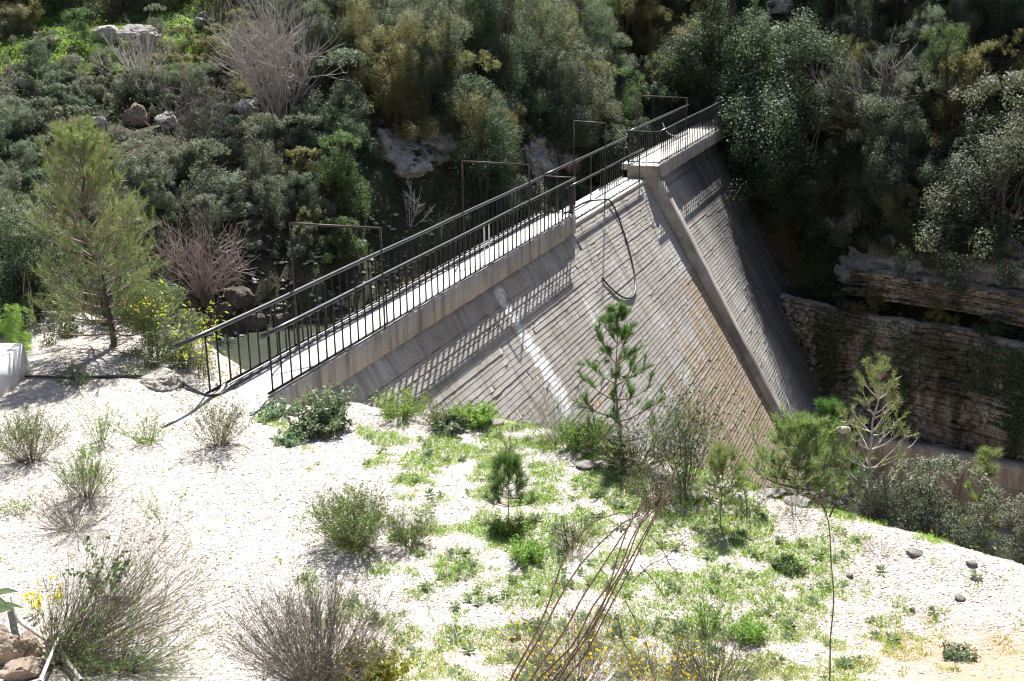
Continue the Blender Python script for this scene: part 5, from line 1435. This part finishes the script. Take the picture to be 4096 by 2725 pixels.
# name the ones that were not described by hand
LOOK = {'leaf_grey': 'silvery green', 'leaf_dark': 'dark green', 'leaf_mid': 'mid green', 'leaf_yellow': 'yellowish', 'leaf_bramble': 'grey-green', 'leaf_bright': 'fresh green', 'ivy': 'dark green', 'leaf_brown': 'brownish'}
groups = {}
for (t, a, b, nm, mat, s, lab) in PLANTS:
    if lab: continue
    (lx, ly), nml = min(LM, key=lambda q: (q[0][0] - a) ** 2 + (q[0][1] - b) ** 2)
    dx, dy = a - lx, b - ly
    rel = ('above' if dy < 0 else 'below') if abs(dy) > abs(dx) * .7 else ('left of' if dx < 0 else 'right of')
    size = 'small' if s < .75 else ('large' if s > 1.02 else 'medium')
    txt = f"{size} {LOOK[mat]} {nm.split('_')[0] + ' ' + nm.split('_')[1]} {rel} {nml}"
    groups.setdefault(txt, []).append((a, t))
ORD = ['first', 'second', 'third', 'fourth', 'fifth', 'sixth', 'seventh', 'eighth', 'ninth']
for txt, lst in groups.items():
    lst.sort(key=lambda q: q[0])
    for i, (a, t) in enumerate(lst):
        t['label'] = txt if len(lst) == 1 else f"{txt}, {ORD[min(i, 8)]} from left"
        t['group'] = 'trees and bushes of the far bank'

# bare trees and shrubs on the bank
def bare_tree(label, x, y, hpx, wpx, seed, mat='bark_pale', stems_=26, subs=240, subs2=420, r=.02, which='hill', name='bare_tree', cat='tree'):
    p = hit(x, y, which); k = np.linalg.norm(p - CAM) / FPX
    t = thing(name, label, cat, tuple(p))
    mb, allP, rg_ = twig_mesh(seed, hpx * k, wpx * k, stems_, subs, subs2, r, base_r=.15, K=6)
    obj('twigs', mb.mesh('twigs'), M[mat], t)
    return t
bare_tree('bare grey leafless tree on the left slope', 1130, 520, 520, 330, 71, 'bark_pale', 36, 420, 900, .028)
bare_tree('reddish leafless bush on the bank between pine and railing', 815, 1190, 300, 330, 72, 'twig_red', 60, 260, 420, .018, name='bare_bush', cat='bush')
bare_tree('leaning leafless sapling on the dark bank behind the railing', 1640, 905, 160, 230, 73, 'bark_pale', 8, 50, 90, .022, name='bare_sapling', cat='sapling')
bare_tree('grey leafless tree among evergreens on the right slope', 3480, 560, 360, 420, 74, 'bark_pale', 30, 340, 700, .026)
bare_tree('pale leafless branches left of the large right evergreen', 3720, 900, 200, 260, 75, 'bark_pale', 16, 120, 260, .02)
bare_tree('leafless tree hanging over the cliff at the right edge', 4000, 960, 260, 300, 76, 'twig_grey', 16, 140, 260, .026)
bare_tree('pale leafless brush on the slope above the reddish bush', 840, 880, 150, 380, 77, 'twig_grey', 50, 220, 300, .015, name='bare_bush', cat='bush')
bare_tree('grey leafless tangle below the top right trees', 3250, 300, 220, 330, 78, 'twig_grey', 24, 240, 420, .02)
brush, BARE = [], {}
for k in range(3):
    mb, _a, _b = twig_mesh(300 + k, 2.2, 2.4, 26, 200, 360, .014, base_r=.12, K=6); brush.append(mb.mesh('twigs'))
for k in range(26):
    x, y = U(0, 4096), U(60, 800)
    if any(r[0] - 60 < x < r[2] + 60 and r[1] < y < r[3] + 150 for r in RESERVED): continue
    p = hit(x, y, 'hill')
    if p is None: continue
    t = thing('bare_bush', '', 'bush', tuple(p), U(0, 6)); sc_ = U(.7, 1.5); t.scale = (sc_, sc_, sc_)
    obj('twigs', brush[k % 3], M[['twig_grey', 'bark_pale', 'twig_brown'][k % 3]], t)
    (lx, ly), nml = min(LM, key=lambda q: (q[0][0] - x) ** 2 + (q[0][1] - y) ** 2)
    BARE.setdefault(f"{['grey', 'pale', 'brown'][k % 3]} leafless brush {'above' if y < ly else 'below'} {nml}", []).append((x, t))
for txt, lst in BARE.items():
    lst.sort(key=lambda q: q[0])
    for i, (a, t) in enumerate(lst):
        t['label'] = txt if len(lst) == 1 else f"{txt}, {ORD[i]} from left"; t['group'] = 'leafless brush of the far bank'
# ivy and ground cover over the bank
rg = np.random.default_rng(66)
tri = np.array([HV[q] for q in HQ])          # quads
cen = tri.mean(1); pxq, pyq, dz_ = project(cen)
vis = (pxq > -300) & (pxq < 4400) & (pyq > -500) & (pyq < 1500) & (cen[:, 2] > -6.5)
tri = tri[vis]; area = np.linalg.norm(np.cross(tri[:, 2] - tri[:, 0], tri[:, 3] - tri[:, 1]), axis=1) * .5
nI = 200000
qi = rg.choice(len(tri), nI, p=area / area.sum()); u, v_ = rg.random((nI, 1)), rg.random((nI, 1))
q = tri[qi]; C = q[:, 0] * (1 - u) * (1 - v_) + q[:, 1] * u * (1 - v_) + q[:, 2] * u * v_ + q[:, 3] * (1 - u) * v_
pn = np.array([fbm(a * .5, b * .5, c * .5, 4) for a, b, c in C[:: 1]])
okc = (pn > -.3) & ((C[:, 2] > -1.3) | (C[:, 0] > 9))
C = C[okc]; C = C + rg.normal(size=C.shape) * [.08, .08, .10] + [0, -.05, .10]
V, Q = leaves(rg, C, rg.normal(size=C.shape) * .6 + [0, -.4, .8], .10 * rg.uniform(.6, 1.3, len(C)), .06)
tag(obj('ivy', mesh_data('ivy', V, [Q]), M['ivy']), 'dark ivy and low undergrowth over the far bank', kind='stuff')
# ivy sheets hanging over the cliff
Ci = []
for k in range(16):
    u0 = rg.uniform(2, 17); zt = rg.choice([-6.6, -6.6, -3.6]); ln_ = rg.uniform(1.2, 4.5) if zt < -5 else rg.uniform(.8, 1.8); wd = rg.uniform(.25, .9)
    for _ in range(int(420 * ln_ * wd + 120)):
        f = rg.random() ** .8; uu = u0 + rg.normal() * wd * (.6 - .25 * f); p_, n_ = cliff_pt(min(max(uu, .5), 18.5))
        b_ = (.22 if zt < -5 else -.55) + rg.normal() * .06
        Ci.append((p_[0] + n_[0] * b_, p_[1] + n_[1] * b_, zt - f * ln_))
Ci = np.array(Ci); V, Q = leaves(rg, Ci, rg.normal(size=Ci.shape) * .5 + [-.6, -.6, .5], .10, .07)
tag(obj('cliff_ivy', mesh_data('cliff_ivy', V, [Q]), M['ivy']), 'ivy hanging down the layered cliff', kind='stuff')
# turf on the open shelf of the left slope
Ct = []
while len(Ct) < 26000:
    x, y = rg.uniform(-30, -9), rg.uniform(45.5, 56)
    Ct.append((x, y))
Ct = np.array(Ct)
zt = np.array([drop(a, b, 'hill') or -99 for a, b in Ct])
nzv = np.array([fbm(a * .4, b * .4, 9, 4) for a, b in Ct])
okt = (zt > -50) & (nzv > -.25)
V, T = blades(Ct[okt, 0], Ct[okt, 1], zt[okt], rg, 4, .05, .16, .02, .12)
tag(obj('turf', mesh_data('turf', V, [T]), M['grass']), 'bright green turf on the open shelf of the left slope', kind='stuff')
